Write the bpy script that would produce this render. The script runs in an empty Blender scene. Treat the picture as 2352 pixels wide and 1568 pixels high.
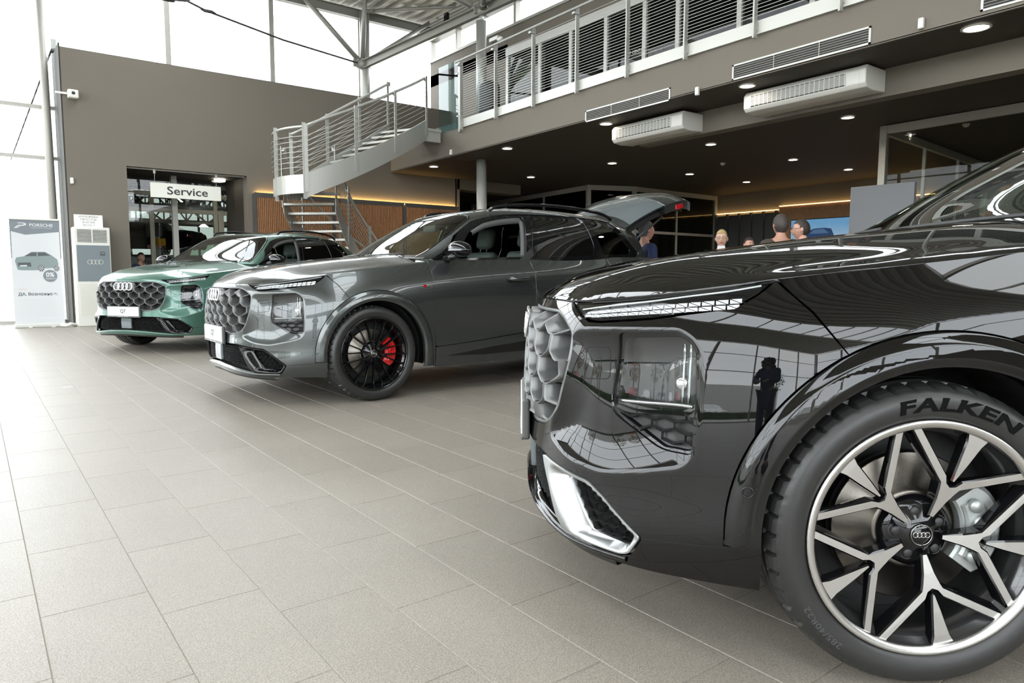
import bpy, bmesh, math, random
import numpy as np
from mathutils import Vector, Matrix
from mathutils.geometry import delaunay_2d_cdt
random.seed(4); rng=np.random.default_rng(4)
D=bpy.data; COL=bpy.context.scene.collection; SC=bpy.context.scene
PI=math.pi
# ------------------------------------------------------------ camera
cam_d=D.cameras.new('camera'); cam=D.objects.new('camera',cam_d); COL.objects.link(cam); SC.camera=cam
F_PX=1619.09; cam_d.sensor_width=36; cam_d.lens=36*F_PX/2352; cam_d.clip_start=.05; cam_d.clip_end=400
_pt,_ro,_yw=.0958546,.00261868,-.654149
def _basis():
    R=np.array([1,0,0.]);F=np.array([0,math.cos(_pt),-math.sin(_pt)]);U=np.array([0,math.sin(_pt),math.cos(_pt)])
    c,s=math.cos(_ro),math.sin(_ro);R2=c*R+s*U;U2=-s*R+c*U
    a,b=math.cos(_yw),math.sin(_yw);M=np.array([[a,-b,0],[b,a,0],[0,0,1]])
    return M@R2,M@U2,M@F
_R,_U,_F=_basis()
CAM=Vector((0,0,1.05))
cam.matrix_world=Matrix(((_R[0],_U[0],-_F[0],CAM[0]),(_R[1],_U[1],-_F[1],CAM[1]),(_R[2],_U[2],-_F[2],CAM[2]),(0,0,0,1)))
# ------------------------------------------------------------ world: bright overcast sky
W=D.worlds.new('sky'); SC.world=W; W.use_nodes=True; wt=W.node_tree; wt.nodes.clear()
wo=wt.nodes.new('ShaderNodeOutputWorld'); wb=wt.nodes.new('ShaderNodeBackground')
tc=wt.nodes.new('ShaderNodeTexCoord'); nz=wt.nodes.new('ShaderNodeTexNoise'); cr=wt.nodes.new('ShaderNodeValToRGB')
nz.inputs['Scale'].default_value=2.2; nz.inputs['Detail'].default_value=4
cr.color_ramp.elements[0].position=.3; cr.color_ramp.elements[0].color=(.86,.91,1,1)
cr.color_ramp.elements[1].position=.7; cr.color_ramp.elements[1].color=(1,1,1,1)
wt.links.new(tc.outputs['Generated'],nz.inputs['Vector']); wt.links.new(nz.outputs['Fac'],cr.inputs['Fac'])
wt.links.new(cr.outputs['Color'],wb.inputs['Color']); wt.links.new(wb.outputs[0],wo.inputs[0])
wb.inputs['Strength'].default_value=7.6
SC.view_settings.view_transform='Standard'; SC.view_settings.look='None'; SC.view_settings.gamma=1
SC.view_settings.use_curve_mapping=False; SC.view_settings.exposure=.22
SC.cycles.use_denoising=True
SC.cycles.max_bounces=10; SC.cycles.diffuse_bounces=5; SC.cycles.glossy_bounces=6; SC.cycles.transmission_bounces=8; SC.cycles.transparent_max_bounces=24
SC.cycles.caustics_reflective=False; SC.cycles.caustics_refractive=False; SC.cycles.sample_clamp_indirect=6
# ------------------------------------------------------------ materials
MATS={}
def mat(name,col=(.5,.5,.5),rough=.5,metal=0.,coat=0.,coat_r=.03,spec=.5,emit=None,estr=0.,bump=None,noise=None,ior=None,trans=0.,alpha=1.):
    if name in MATS: return MATS[name]
    m=D.materials.new(name); m.use_nodes=True; nt=m.node_tree; b=nt.nodes['Principled BSDF']
    I=b.inputs; I['Base Color'].default_value=(*col,1); I['Roughness'].default_value=rough; I['Metallic'].default_value=metal
    I['Coat Weight'].default_value=coat; I['Coat Roughness'].default_value=coat_r; I['Specular IOR Level'].default_value=spec
    if ior: I['IOR'].default_value=ior
    if trans: I['Transmission Weight'].default_value=trans
    if emit: I['Emission Color'].default_value=(*emit,1); I['Emission Strength'].default_value=estr
    if noise or bump:
        t=nt.nodes.new('ShaderNodeTexCoord'); n=nt.nodes.new('ShaderNodeTexNoise'); nt.links.new(t.outputs['Object'],n.inputs['Vector'])
        n.inputs['Scale'].default_value=(noise or bump)[0]; n.inputs['Detail'].default_value=5
        if noise:
            r=nt.nodes.new('ShaderNodeMix'); r.data_type='RGBA'; k=noise[1]
            r.inputs['A'].default_value=(*[c*(1-k) for c in col],1); r.inputs['B'].default_value=(*[min(1,c*(1+k)) for c in col],1)
            nt.links.new(n.outputs['Fac'],r.inputs['Factor']); nt.links.new(r.outputs['Result'],I['Base Color'])
        if bump:
            if noise:
                n=nt.nodes.new('ShaderNodeTexNoise'); nt.links.new(t.outputs['Object'],n.inputs['Vector']); n.inputs['Scale'].default_value=bump[0]
            bp=nt.nodes.new('ShaderNodeBump'); bp.inputs['Strength'].default_value=bump[1]; bp.inputs['Distance'].default_value=.002
            nt.links.new(n.outputs['Fac'],bp.inputs['Height']); nt.links.new(bp.outputs[0],I['Normal'])
    MATS[name]=m; return m
def glass(name,tint=(.8,.9,.85),refl=1.0,rough=0.0,ior=1.5):
    """thin pane: tinted see-through with fresnel mirror"""
    if name in MATS: return MATS[name]
    m=D.materials.new(name); m.use_nodes=True; nt=m.node_tree; nt.nodes.clear(); N=nt.nodes.new
    o=N('ShaderNodeOutputMaterial'); t=N('ShaderNodeBsdfTransparent'); g=N('ShaderNodeBsdfGlossy'); x=N('ShaderNodeMixShader'); f=N('ShaderNodeFresnel')
    t.inputs[0].default_value=(*tint,1); g.inputs['Roughness'].default_value=rough; f.inputs['IOR'].default_value=ior
    g.inputs['Color'].default_value=(refl,refl,refl,1)
    gm=N('ShaderNodeNewGeometry');iv=N('ShaderNodeMath');iv.operation='SUBTRACT';iv.inputs[0].default_value=1.;nt.links.new(gm.outputs['Backfacing'],iv.inputs[1]);ml=N('ShaderNodeMath');ml.operation='MULTIPLY';nt.links.new(f.outputs[0],ml.inputs[0]);nt.links.new(iv.outputs[0],ml.inputs[1]);nt.links.new(ml.outputs[0],x.inputs[0]); nt.links.new(t.outputs[0],x.inputs[1]); nt.links.new(g.outputs[0],x.inputs[2]); nt.links.new(x.outputs[0],o.inputs[0])
    MATS[name]=m; return m
# ------------------------------------------------------------ object helpers
def link(name,data,parent=None):
    o=D.objects.new(name,data); COL.objects.link(o)
    if parent is not None: o.parent=parent
    return o
def tag(o,label,cat,group=None):
    o['label']=label; o['category']=cat
    if group: o['group']=group
    return o
def thing(name,label,cat,loc=(0,0,0),rz=0.,group=None):
    o=link(name,None); o.empty_display_size=.1; o.location=loc; o.rotation_euler=(0,0,rz); tag(o,label,cat,group); return o
def mk(name,V,F,m=None,smooth=False,normals=None,mi=None):
    me=D.meshes.new(name); me.from_pydata([tuple(map(float,v)) for v in V],[],[tuple(int(i) for i in f) for f in F])
    if m is not None:
        for q in (m if isinstance(m,(list,tuple)) else [m]): me.materials.append(q)
    if mi is not None: me.polygons.foreach_set('material_index',np.array(mi,dtype=np.int32))
    if smooth is True: me.polygons.foreach_set('use_smooth',np.ones(len(me.polygons),bool))
    elif smooth is not False and smooth is not None: me.polygons.foreach_set('use_smooth',np.array(smooth,dtype=bool))
    if normals is not None: me.normals_split_custom_set_from_vertices([tuple(n) for n in normals])
    me.update(); return me
class MB:
    """collects simple solids into one mesh"""
    def __init__(s): s.V=[];s.F=[];s.M=[];s.S=[]
    def add(s,V,F,mi=0,sm=False):
        n=len(s.V); s.V+=[tuple(v) for v in V]; s.F+=[tuple(i+n for i in f) for f in F]; s.M+=[mi]*len(F); s.S+=[sm]*len(F); return s
    def box(s,a,b,mi=0,M=None):
        (x0,y0,z0),(x1,y1,z1)=a,b
        V=[(x0,y0,z0),(x1,y0,z0),(x1,y1,z0),(x0,y1,z0),(x0,y0,z1),(x1,y0,z1),(x1,y1,z1),(x0,y1,z1)]
        if M is not None: V=[tuple(M@Vector(v)) for v in V]
        return s.add(V,[(0,3,2,1),(4,5,6,7),(0,1,5,4),(1,2,6,5),(2,3,7,6),(3,0,4,7)],mi)
    def bev(s,a,b,r=.01,mi=0,M=None,seg=2):
        bm=bmesh.new(); bmesh.ops.create_cube(bm,size=1)
        for v in bm.verts: v.co=Vector([(a[i]+b[i])/2+v.co[i]*(b[i]-a[i]) for i in range(3)])
        bmesh.ops.bevel(bm,geom=bm.edges[:],offset=min(r,.49*min(abs(b[i]-a[i]) for i in range(3))),segments=seg,affect='EDGES',profile=.5)
        V=[(M@v.co if M is not None else v.co)[:] for v in bm.verts]; bm.verts.index_update()
        F=[[v.index for v in f.verts] for f in bm.faces]; bm.free(); return s.add(V,F,mi,True if seg>2 else False)
    def tube(s,P,r,n=8,mi=0,cap=True,closed=False,rs=None):
        P=[Vector(p) for p in P]; k=len(P); V=[];F=[]
        up=None
        for i,p in enumerate(P):
            if closed: t=(P[(i+1)%k]-P[i-1])
            else: t=(P[min(i+1,k-1)]-P[max(i-1,0)])
            t.normalize()
            if up is None:
                up=Vector((0,0,1)) if abs(t.z)<.9 else Vector((1,0,0))
            a=t.cross(up)
            if a.length<1e-6: a=t.orthogonal()
            a.normalize(); b=t.cross(a).normalized(); up=-b if False else up
            rr=r if rs is None else rs[i]
            for j in range(n):
                an=2*PI*j/n+PI/n; V.append(p+a*(rr*math.cos(an))+b*(rr*math.sin(an)))
        for i in range(k if closed else k-1):
            for j in range(n):
                i2=(i+1)%k; F.append((i*n+j,i*n+(j+1)%n,i2*n+(j+1)%n,i2*n+j))
        if cap and not closed: F+= [tuple(range(n-1,-1,-1)),tuple(range((k-1)*n,k*n))]
        return s.add(V,F,mi,n>4)
    def cyl(s,a,b,r,n=16,mi=0,r2=None): return s.tube([a,b],r,n,mi,rs=[r,r2 if r2 is not None else r])
    def prism(s,P,h0,h1,mi=0,axis='z',M=None,side=None):
        k=len(P)
        f={'z':lambda p,h:(p[0],p[1],h),'y':lambda p,h:(p[0],h,p[1]),'x':lambda p,h:(h,p[0],p[1])}[axis]
        V=[f(p,h0) for p in P]+[f(p,h1) for p in P]
        if M is not None: V=[tuple(M@Vector(v)) for v in V]
        s.add(V,[tuple(range(k-1,-1,-1)),tuple(range(k,2*k))],mi)
        n=len(s.V)-2*k
        s.F+=[(n+i,n+(i+1)%k,n+k+(i+1)%k,n+k+i) for i in range(k)]; s.M+=[mi if side is None else side]*k; s.S+=[False]*k
        return s
    def lathe(s,prof,c=(0,0,0),axis='z',n=24,mi=0):
        V=[];F=[]
        for (r,h) in prof:
            for j in range(n):
                a=2*PI*j/n; x,y=r*math.cos(a),r*math.sin(a)
                v={'z':(x,y,h),'y':(x,h,y),'x':(h,x,y)}[axis]; V.append((v[0]+c[0],v[1]+c[1],v[2]+c[2]))
        for i in range(len(prof)-1):
            for j in range(n): F.append((i*n+j,i*n+(j+1)%n,(i+1)*n+(j+1)%n,(i+1)*n+j))
        return s.add(V,F,mi,True)
    def sphere(s,c,r,mi=0,n=12,m=8,sc=(1,1,1)):
        V=[];F=[]
        for i in range(m+1):
            t=PI*i/m
            for j in range(n):
                a=2*PI*j/n; V.append((c[0]+sc[0]*r*math.sin(t)*math.cos(a),c[1]+sc[1]*r*math.sin(t)*math.sin(a),c[2]+sc[2]*r*math.cos(t)))
        for i in range(m):
            for j in range(n): F.append((i*n+j,(i+1)*n+j,(i+1)*n+(j+1)%n,i*n+(j+1)%n))
        return s.add(V,F,mi,True)
    def mesh(s,name,m): return mk(name,s.V,s.F,m,s.S,mi=s.M)
    def obj(s,name,m,parent=None): return link(name,s.mesh(name,m),parent)
def structure(name,mb,m,parent=None):
    o=mb.obj(name,m,parent)
    if parent is None: o['kind']='structure'
    return o
def text_mesh(txt,size=1.,depth=0.,sp=1.,bold=0.):
    c=D.curves.new('txt','FONT'); c.body=txt; c.size=size; c.extrude=depth; c.align_x='CENTER'; c.align_y='CENTER'; c.space_character=sp; c.offset=bold; c.resolution_u=3
    o=D.objects.new('txt',c); COL.objects.link(o); dg=bpy.context.evaluated_depsgraph_get(); me=D.meshes.new_from_object(o.evaluated_get(dg))
    V=np.array([v.co[:] for v in me.vertices]); F=[tuple(p.vertices) for p in me.polygons]
    D.objects.remove(o); D.curves.remove(c); D.meshes.remove(me); return V,F
def text_obj(name,txt,size,M,m,parent=None,depth=.002,sp=1.,sx=1.,bold=0.,italic=0.):
    V,F=text_mesh(txt,size,depth,sp,bold)
    V=[tuple(M@Vector((v[0]*sx+italic*v[1],v[1],v[2]))) for v in V]
    return link(name,mk(name,V,F,m),parent)
def frame(o,x,y):  # matrix from origin, local x dir, local y dir
    x=Vector(x).normalized(); y=Vector(y).normalized(); z=x.cross(y); return Matrix(((x[0],y[0],z[0],o[0]),(x[1],y[1],z[1],o[1]),(x[2],y[2],z[2],o[2]),(0,0,0,1)))
# ------------------------------------------------------------ car body surface
class NS:  # natural cubic spline, vector valued
    def __init__(s,x,y):
        x=np.array(x,float);y=np.array(y,float);n=len(x)
        if y.ndim==1:y=y[:,None]
        h=np.diff(x);A=np.eye(n);b=np.zeros_like(y)
        for i in range(1,n-1):
            A[i,i-1]=h[i-1];A[i,i]=2*(h[i-1]+h[i]);A[i,i+1]=h[i]
            b[i]=3*((y[i+1]-y[i])/h[i]-(y[i]-y[i-1])/h[i-1])
        c=np.linalg.solve(A,b);s.x=x;s.a=y;s.c=c
        s.b=(y[1:]-y[:-1])/h[:,None]-h[:,None]*(2*c[:-1]+c[1:])/3
        s.d=(c[1:]-c[:-1])/(3*h[:,None])
    def __call__(s,t):
        t=np.atleast_1d(np.asarray(t,float));i=np.clip(np.searchsorted(s.x,t)-1,0,len(s.x)-2)
        d=np.clip(t,s.x[0],s.x[-1])-s.x[i];d=d[...,None]
        r=s.a[i]+s.b[i]*d+s.c[i]*d**2+s.d[i]*d**3
        e=(t-np.clip(t,s.x[0],s.x[-1]))[...,None]   # linear extrapolation
        return r+e*(s.b[i]+2*s.c[i]*d+3*s.d[i]*d**2)
def sstep(a,b,x):
    t=np.clip((x-a)/(b-a),0,1);return t*t*(3-2*t)
BASE=np.array([(.985,-.5),(.988,0),(.985,.25),(.945,.47),(.875,.63),(.785,.735),(.675,.82),(.545,.885),(.40,.94),(.2,.972),(0,.98),(-.3,.98),(-.6,.98),(-1.2,.983),(-1.7,.985),(-2.3,.985),(-3.0,.985),(-3.4,.96),(-3.7,.90),(-3.92,.78),(-4.04,.55),(-4.09,.28),(-4.10,0),(-4.09,-.28)])
BASE[0]=(.985,-.25)
_cu=np.concatenate([[0],np.cumsum(np.hypot(*np.diff(BASE,axis=0).T))]);_cu-=_cu[1]
UMAX=_cu[-2]
_bs=NS(_cu,BASE)
ZK=[.16,.22,.28,.36,.45,.55,.65,.75,.85,.92,.98,1.04,1.10,1.17,1.25]
OFF=[ # (index in BASE, offsets)
(1,[.09,.045,.015,.0,.0,.005,.008,.012,.02,.03,.06,.11,.17,.24,.32]),
(3,[.09,.04,.012,.0,.0,.008,.012,.018,.035,.055,.095,.145,.2,.26,.33]),
(5,[.08,.035,.005,-.005,.0,.0,.005,.015,.035,.06,.095,.145,.2,.26,.33]),
(8,[.075,.045,.02,.0,-.002,-.002,.0,.008,.025,.05,.085,.125,.165,.21,.26]),
(10,[.06,.045,.03,.015,.005,.0,.0,.0,.01,.025,.045,.08,.12,.17,.23]),
(12,[.05,.04,.03,.02,.015,.015,.01,.003,.0,.005,.015,.035,.065,.112,.17]),
(14,[.045,.035,.03,.022,.022,.024,.015,.004,.0,.003,.01,.025,.055,.108,.17]),
(16,[.05,.04,.03,.01,.005,.0,.0,.0,.005,.015,.025,.04,.065,.11,.16]),
(18,[.10,.07,.05,.03,.02,.01,.005,.0,.005,.015,.03,.05,.08,.12,.17]),
(20,[.12,.08,.05,.02,.01,.0,.0,.01,.03,.05,.08,.11,.14,.18,.23]),
(22,[.14,.09,.05,.02,.01,.0,.0,.01,.03,.06,.09,.12,.15,.19,.24])]
_oz=NS(ZK,np.array([o for _,o in OFF]).T)   # rows by z -> vector over stations
_ou=_cu[[i for i,_ in OFF]]
def _off(u,z):
    V=_oz(z)  # (N, stations)
    # catmull/hermite in u
    u=np.clip(u,0,_ou[-1]-1e-9);i=np.clip(np.searchsorted(_ou,u,side='right')-1,0,len(_ou)-2)
    h=_ou[i+1]-_ou[i];t=(u-_ou[i])/h
    n=len(_ou);im=np.maximum(i-1,0);ip=np.minimum(i+2,n-1)
    r=np.arange(len(u))
    y0,y1=V[r,i],V[r,i+1]
    m0=np.where(i>0,(y1-V[r,im])/(_ou[i+1]-_ou[im]+1e-12),0)*h
    m1=np.where(i<n-2,(V[r,ip]-y0)/(_ou[ip]-_ou[i]+1e-12),0)*h
    return (2*t**3-3*t**2+1)*y0+(t**3-2*t**2+t)*m0+(-2*t**3+3*t**2)*y1+(t**3-t**2)*m1
WC=[(0.0,.393),(-3.0,.393)]
def poly_sd(P,u,z):
    """signed distance, positive inside"""
    P=np.asarray(P);d=np.full(u.shape,1e9);ins=np.zeros(u.shape,bool)
    for a,b in zip(P,np.roll(P,-1,0)):
        e=b-a;w0=u-a[0];w1=z-a[1];t=np.clip((w0*e[0]+w1*e[1])/(e@e+1e-15),0,1)
        d=np.minimum(d,np.hypot(w0-t*e[0],w1-t*e[1]))
        c=(a[1]>z)!=(b[1]>z)
        ins^=c&(u<(b[0]-a[0])*(z-a[1])/((b[1]-a[1]) if b[1]!=a[1] else 1e-15)+a[0])
    return np.where(ins,d,-d)
def _round(P,r,n=7):
    out=[];k=len(P)
    for i in range(k):
        a,b,c=P[i-1],P[i],P[(i+1)%k];u=a-b;v=c-b;t=min(r,.48*np.linalg.norm(u),.48*np.linalg.norm(v));A=b+u/np.linalg.norm(u)*t;B=b+v/np.linalg.norm(v)*t
        for j in range(n+1): q=j/n;out.append((1-q)**2*A+2*q*(1-q)*b+q*q*B)
    return np.array(out)
RECESS=[(_round(np.array([(.60,.885),(.81,.895),(.99,.903),(1.030,.878),(1.055,.845),(1.060,.77),(1.058,.68),(1.050,.58),(1.02,.545),(.926,.520),(.78,.490),(.64,.505),(.50,.55),(.58,.70)]),.045),.036,.115)]
def S(u,z,extra=0.0):
    """body side surface; u signed arc length from the nose, z height"""
    u=np.atleast_1d(np.asarray(u,float));z=np.atleast_1d(np.asarray(z,float))
    au=np.abs(u);p=_bs(au);q=_bs(au+1e-3);m=_bs(au-1e-3);t=q-m
    t/=np.linalg.norm(t,axis=1)[:,None];n=np.stack([t[:,1],-t[:,0]],1)  # outward?
    # outward: for front, tangent +y, outward +x -> n=(ty,-tx)
    o=_off(au,z)
    if RECESS is not None:
        for P,A,w in RECESS:
            sd=poly_sd(P,au,z);sd=np.where(sd<-.008,0,np.where(sd>.008,sd,(sd+.008)**2/.032));t_=np.clip(sd/w,0,1);o=o+A*t_*(2-t_)
    o=o-extra
    r=np.stack([p[:,0]-n[:,0]*o,(p[:,1]-n[:,1]*o),z],1)
    r[:,1]*=np.where(u<0,-1,1)
    return r
_zc=NS([-1.0,-.5,-.22,-.05,.19,.36,.52,.68,.8,.89,.93,.955,.975],[1.245,1.222,1.203,1.186,1.161,1.139,1.116,1.086,1.052,1.010,.981,.955,.925])
def hood_z(x,y):
    w=sstep(-.7,.5,x);xs=x+.40*w*y*y*np.where(np.abs(y)<.9,1,1)
    ay=np.abs(y)
    z=_zc(xs)[:,0]-.075*(ay/.83)**3.6
    z+=.010*np.exp(-((ay-.50+.10*(x))/.13)**2)*sstep(.9,.5,x)-.006*np.exp(-(ay/.25)**2)*sstep(.95,.6,x)
    return z
_ez=NS([-.2,0,.25,.45,.517,.73,1.0,1.24,1.5,1.8,2.0,2.2,2.4,3.0],[.966,.966,.967,.966,.967,.979,1.006,1.038,1.066,1.100,1.124,1.148,1.160,1.172])
def edge_z(u): return _ez(np.abs(np.atleast_1d(u)))[:,0]
def u_of_x(x):
    uu=np.linspace(0,UMAX,4000);p=_bs(uu);return np.interp(-np.asarray(x,float),-p[:,0],uu)
# ---- greenhouse
_n=5.0
_th=np.linspace(0,np.pi/2,6001);_a=np.sin(_th)**(2/_n);_b=np.cos(_th)**(2/_n)
_al=np.concatenate([[0],np.cumsum(np.hypot(np.diff(_a)*.8,np.diff(_b)*.45))]);_al/=_al[-1]
_zt=NS([-.50,-.60,-.8,-1.0,-1.2,-1.4,-1.6,-1.9,-2.2,-2.6,-3.0,-3.3,-3.55,-3.75,-3.95][::-1],[1.19,1.24,1.365,1.49,1.60,1.665,1.70,1.722,1.727,1.715,1.672,1.605,1.51,1.40,1.28][::-1])
_zb=NS([-4.1,-3.5,-3.0,-2.4,-1.8,-1.2,-.55,0],[1.235,1.24,1.235,1.215,1.197,1.182,1.168,1.15])
_wx=NS([-4.0,-3.7,-3.4,-3.1,-2.7,-2.3,-1.8,-1.2,0],[.70,.80,.885,.945,.985,.998,1,1,1])
_kx=NS([-4.1,-3.6,-3.0,-2.2,-1.4,-1.0,-.5],[-.15,-.12,-.05,.0,.09,.13,.17])
YB=.862;TH=.30
def belt_z(x): return _zb(x)[:,0]
def G(x,w,extra=0.0):
    x=np.atleast_1d(np.asarray(x,float));w=np.atleast_1d(np.asarray(w,float));aw=np.abs(w)
    if extra:
        e=1e-3;P=G(x,w);px=G(x+e,w)-G(x-e,w);pw=G(x,w+e)-G(x,w-e)
        n=np.cross(px,pw);n/=np.linalg.norm(n,axis=1)[:,None]+1e-12
        c=np.array([-2.0,0,1.2]);s=np.sign(np.sum(n*(P-c),1));return P+n*(s*extra)[:,None]
    a=np.interp(aw,_al,_a);b=np.interp(aw,_al,_b)
    zb=_zb(x)[:,0];zt=np.maximum(_zt(x)[:,0],zb+.012)
    # below belt extension for w>1
    z=zb+(zt-zb)*b-np.maximum(aw-1,0)*.8
    y=(YB*_wx(x)[:,0]-TH*(z-zb))*a
    X=x+_kx(x)[:,0]*(1-a*a)
    return np.stack([X,y*np.where(w<0,-1,1),z],1)
def w_of(x,z):
    """w param on the side for true x,z"""
    x=np.atleast_1d(np.asarray(x,float));z=np.atleast_1d(np.asarray(z,float))
    zb=_zb(x)[:,0];zt=np.maximum(_zt(x)[:,0],zb+.012);b=np.clip((z-zb)/(zt-zb),0,1)
    return np.where(z<zb,1+(zb-z)/.8,np.interp(-b,-_b,_al))
def fillet(P,r,n=4):
    out=[];P=[np.array(p,float) for p in P];k=len(P);rr=r if hasattr(r,'__len__') else [r]*k
    for i in range(k):
        a,b,c=P[i-1],P[i],P[(i+1)%k];u=a-b;v=c-b;lu,lv=np.linalg.norm(u),np.linalg.norm(v)
        t=min(rr[i],.45*lu,.45*lv)
        if t<1e-4 or lu<1e-6 or lv<1e-6: out.append(b);continue
        A=b+u/lu*t;B=b+v/lv*t
        for j in range(n+1):
            s=j/n;out.append((1-s)**2*A+2*s*(1-s)*b+s*s*B)
    return out
def resample(P,h):
    out=[];k=len(P)
    for i in range(k):
        a=np.array(P[i],float);b=np.array(P[(i+1)%k],float);L=np.linalg.norm(b-a)
        if L<1e-7: continue
        n=max(1,int(math.ceil(L/h)))
        for j in range(n): out.append(a+(b-a)*j/n)
    Q=[out[0]]
    for p in out[1:]:
        if np.linalg.norm(p-Q[-1])>h*.12: Q.append(p)
    if np.linalg.norm(Q[-1]-Q[0])<h*.12: Q.pop()
    return np.array(Q)
def inset_poly(P,g):
    P=np.array(P,float);a=np.roll(P,1,0);b=np.roll(P,-1,0);t=b-a;t/=np.linalg.norm(t,axis=1)[:,None]+1e-12
    area=.5*np.sum(P[:,0]*np.roll(P[:,1],-1)-np.roll(P[:,0],-1)*P[:,1])
    n=np.stack([-t[:,1],t[:,0]],1)*(1 if area>0 else -1)
    return P+n*g
CEN=np.array([-1.6,0,.75])
def normals_of(fn,P):
    e=2e-3;A=fn(P+[e,0])-fn(P-[e,0]);B=fn(P+[0,e])-fn(P-[0,e]);n=np.cross(A,B)
    n/=np.linalg.norm(n,axis=1)[:,None]+1e-12;return n
def patch(name,fn,poly,holes=(),h=.02,gap=.0018,depth=.010,hdepth=None,sc=(1,1),m=None,ext=None,mirror=False,creases=()):
    """trimmed panel on a parametric surface, with a turned-in edge"""
    sc=np.array(sc,float);off=lambda P,e: fn(P/sc,e if ext is None else e+ext(P/sc))
    loops=[inset_poly(resample(np.array(poly)*sc,h),gap)]+[inset_poly(resample(np.array(q)*sc,h),-gap*.5) for q in holes]
    pts=[];edges=[];rng_=[]
    for L in loops:
        n0=len(pts);k=len(L);pts+=list(map(tuple,L));edges+=[(n0+i,n0+(i+1)%k) for i in range(k)];rng_.append((n0,k))
    lo=loops[0].min(0);hi=loops[0].max(0)
    ys=np.arange(lo[1],hi[1],h*.866);g=[]
    for i,y in enumerate(ys):
        xs=np.arange(lo[0]+(h/2 if i%2 else 0),hi[0],h);g.append(np.stack([xs,np.full(len(xs),y)],1))
    g=np.concatenate(g);sd=poly_sd(loops[0],g[:,0],g[:,1]);ok=sd>h*.45
    for L in loops[1:]: ok&=poly_sd(L,g[:,0],g[:,1])<-h*.45
    for li_,cl in enumerate(creases):
        C=resample(np.array(cl)*sc,h) if len(cl)>2 else np.array(cl)
        sdC=poly_sd(loops[0],C[:,0],C[:,1])>h*.4
        for L in loops[1:]: sdC&=poly_sd(L,C[:,0],C[:,1])<-h*.4
        n0=len(pts);ids={}
        for i in range(len(C)):
            if sdC[i]: ids[i]=len(pts);pts.append(tuple(C[i]))
        for i in range(len(C)):
            j=(i+1)%len(C)
            if i in ids and j in ids and np.linalg.norm(C[i]-C[j])<h*2.5 and (li_==0): edges.append((ids[i],ids[j]))
        for i0 in range(0,len(g),3000):
            dd=((g[i0:i0+3000,None,:]-C[None])**2).sum(2).min(1);ok[i0:i0+3000]&=dd>(min(h*.5,.0045))**2
    pts+=list(map(tuple,g[ok]))
    r=delaunay_2d_cdt([Vector(p) for p in pts],edges,[],0,1e-7)
    V=np.array([v[:] for v in r[0]]);T=np.array([f for f in r[2] if len(f)==3])
    c=V[T].mean(1);ok=poly_sd(loops[0],c[:,0],c[:,1])>0
    for L in loops[1:]: ok&=poly_sd(L,c[:,0],c[:,1])<0
    a_,b_,c_=V[T[:,0]],V[T[:,1]],V[T[:,2]];ar=(b_[:,0]-a_[:,0])*(c_[:,1]-a_[:,1])-(b_[:,1]-a_[:,1])*(c_[:,0]-a_[:,0])
    T=T[ok&(np.abs(ar)>1e-9)]
    f0=lambda P: off(P,0.0)
    X=f0(V);N=normals_of(f0,V);s=np.sign(np.sum(N*(X-CEN),1));s=1 if s.sum()>0 else -1;N=N*s
    if s<0: T=T[:,::-1]
    VV=[X];NN=[N];FF=list(map(tuple,T));n=len(X)
    for li,(L) in enumerate(loops):
        d=depth if li==0 else (depth if hdepth is None else hdepth)
        if d<=0: continue
        k=len(L);A=off(L,0.0);B=off(L,-d)
        t=np.roll(A,-1,0)-np.roll(A,1,0);nn=normals_of(f0,L)*s
        w=np.cross(t,nn);w/=np.linalg.norm(w,axis=1)[:,None]+1e-12
        area=.5*np.sum(L[:,0]*np.roll(L[:,1],-1)-np.roll(L[:,0],-1)*L[:,1])
        w=w*(1 if (area>0)==(s>0) else -1)*(1 if li==0 else -1)
        w2=w*.75+nn*.66;w2/=np.linalg.norm(w2,axis=1)[:,None]
        VV+=[A,B];NN+=[w2,w]
        for i in range(k):
            j=(i+1)%k;q=(n+i,n+j,n+k+j,n+k+i)
            # orient by w
            p0,p1,p2=A[i],A[j],B[j]
            if np.dot(np.cross(p1-p0,p2-p0),w[i])<0:q=q[::-1]
            FF.append(q)
        n+=2*k
    VV=np.concatenate(VV);NN=np.concatenate(NN)
    if mirror:
        VV=VV*[1,-1,1];NN=NN*[1,-1,1];FF=[f[::-1] for f in FF]
    return mk(name,VV,FF,m,True,normals=NN)
fS=lambda P,e=0.0: S(P[:,0],P[:,1],e)
fG=lambda P,e=0.0: G(P[:,0],P[:,1],e)
_eu=np.linspace(-2.6,2.6,521);_EP=S(_eu,edge_z(_eu));_EC=_EP[:,2]-hood_z(_EP[:,0],_EP[:,1])
def fH(P,e=0.0):
    x,y=P[:,0],P[:,1];z=hood_z(x,y)
    d=np.full(len(x),9.);c=np.zeros(len(x))
    for i0 in range(0,len(x),4000):
        q=P[i0:i0+4000];dd=(q[:,0,None]-_EP[None,:,0])**2+(q[:,1,None]-_EP[None,:,1])**2
        k=dd.argmin(1);d[i0:i0+4000]=np.sqrt(dd[np.arange(len(q)),k]);w=1/(dd+1e-5)**2;c[i0:i0+4000]=(w*_EC).sum(1)/w.sum(1)
    z=z+c*np.exp(-(d/.07)**2)
    return np.stack([x,y,z+e],1)
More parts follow.
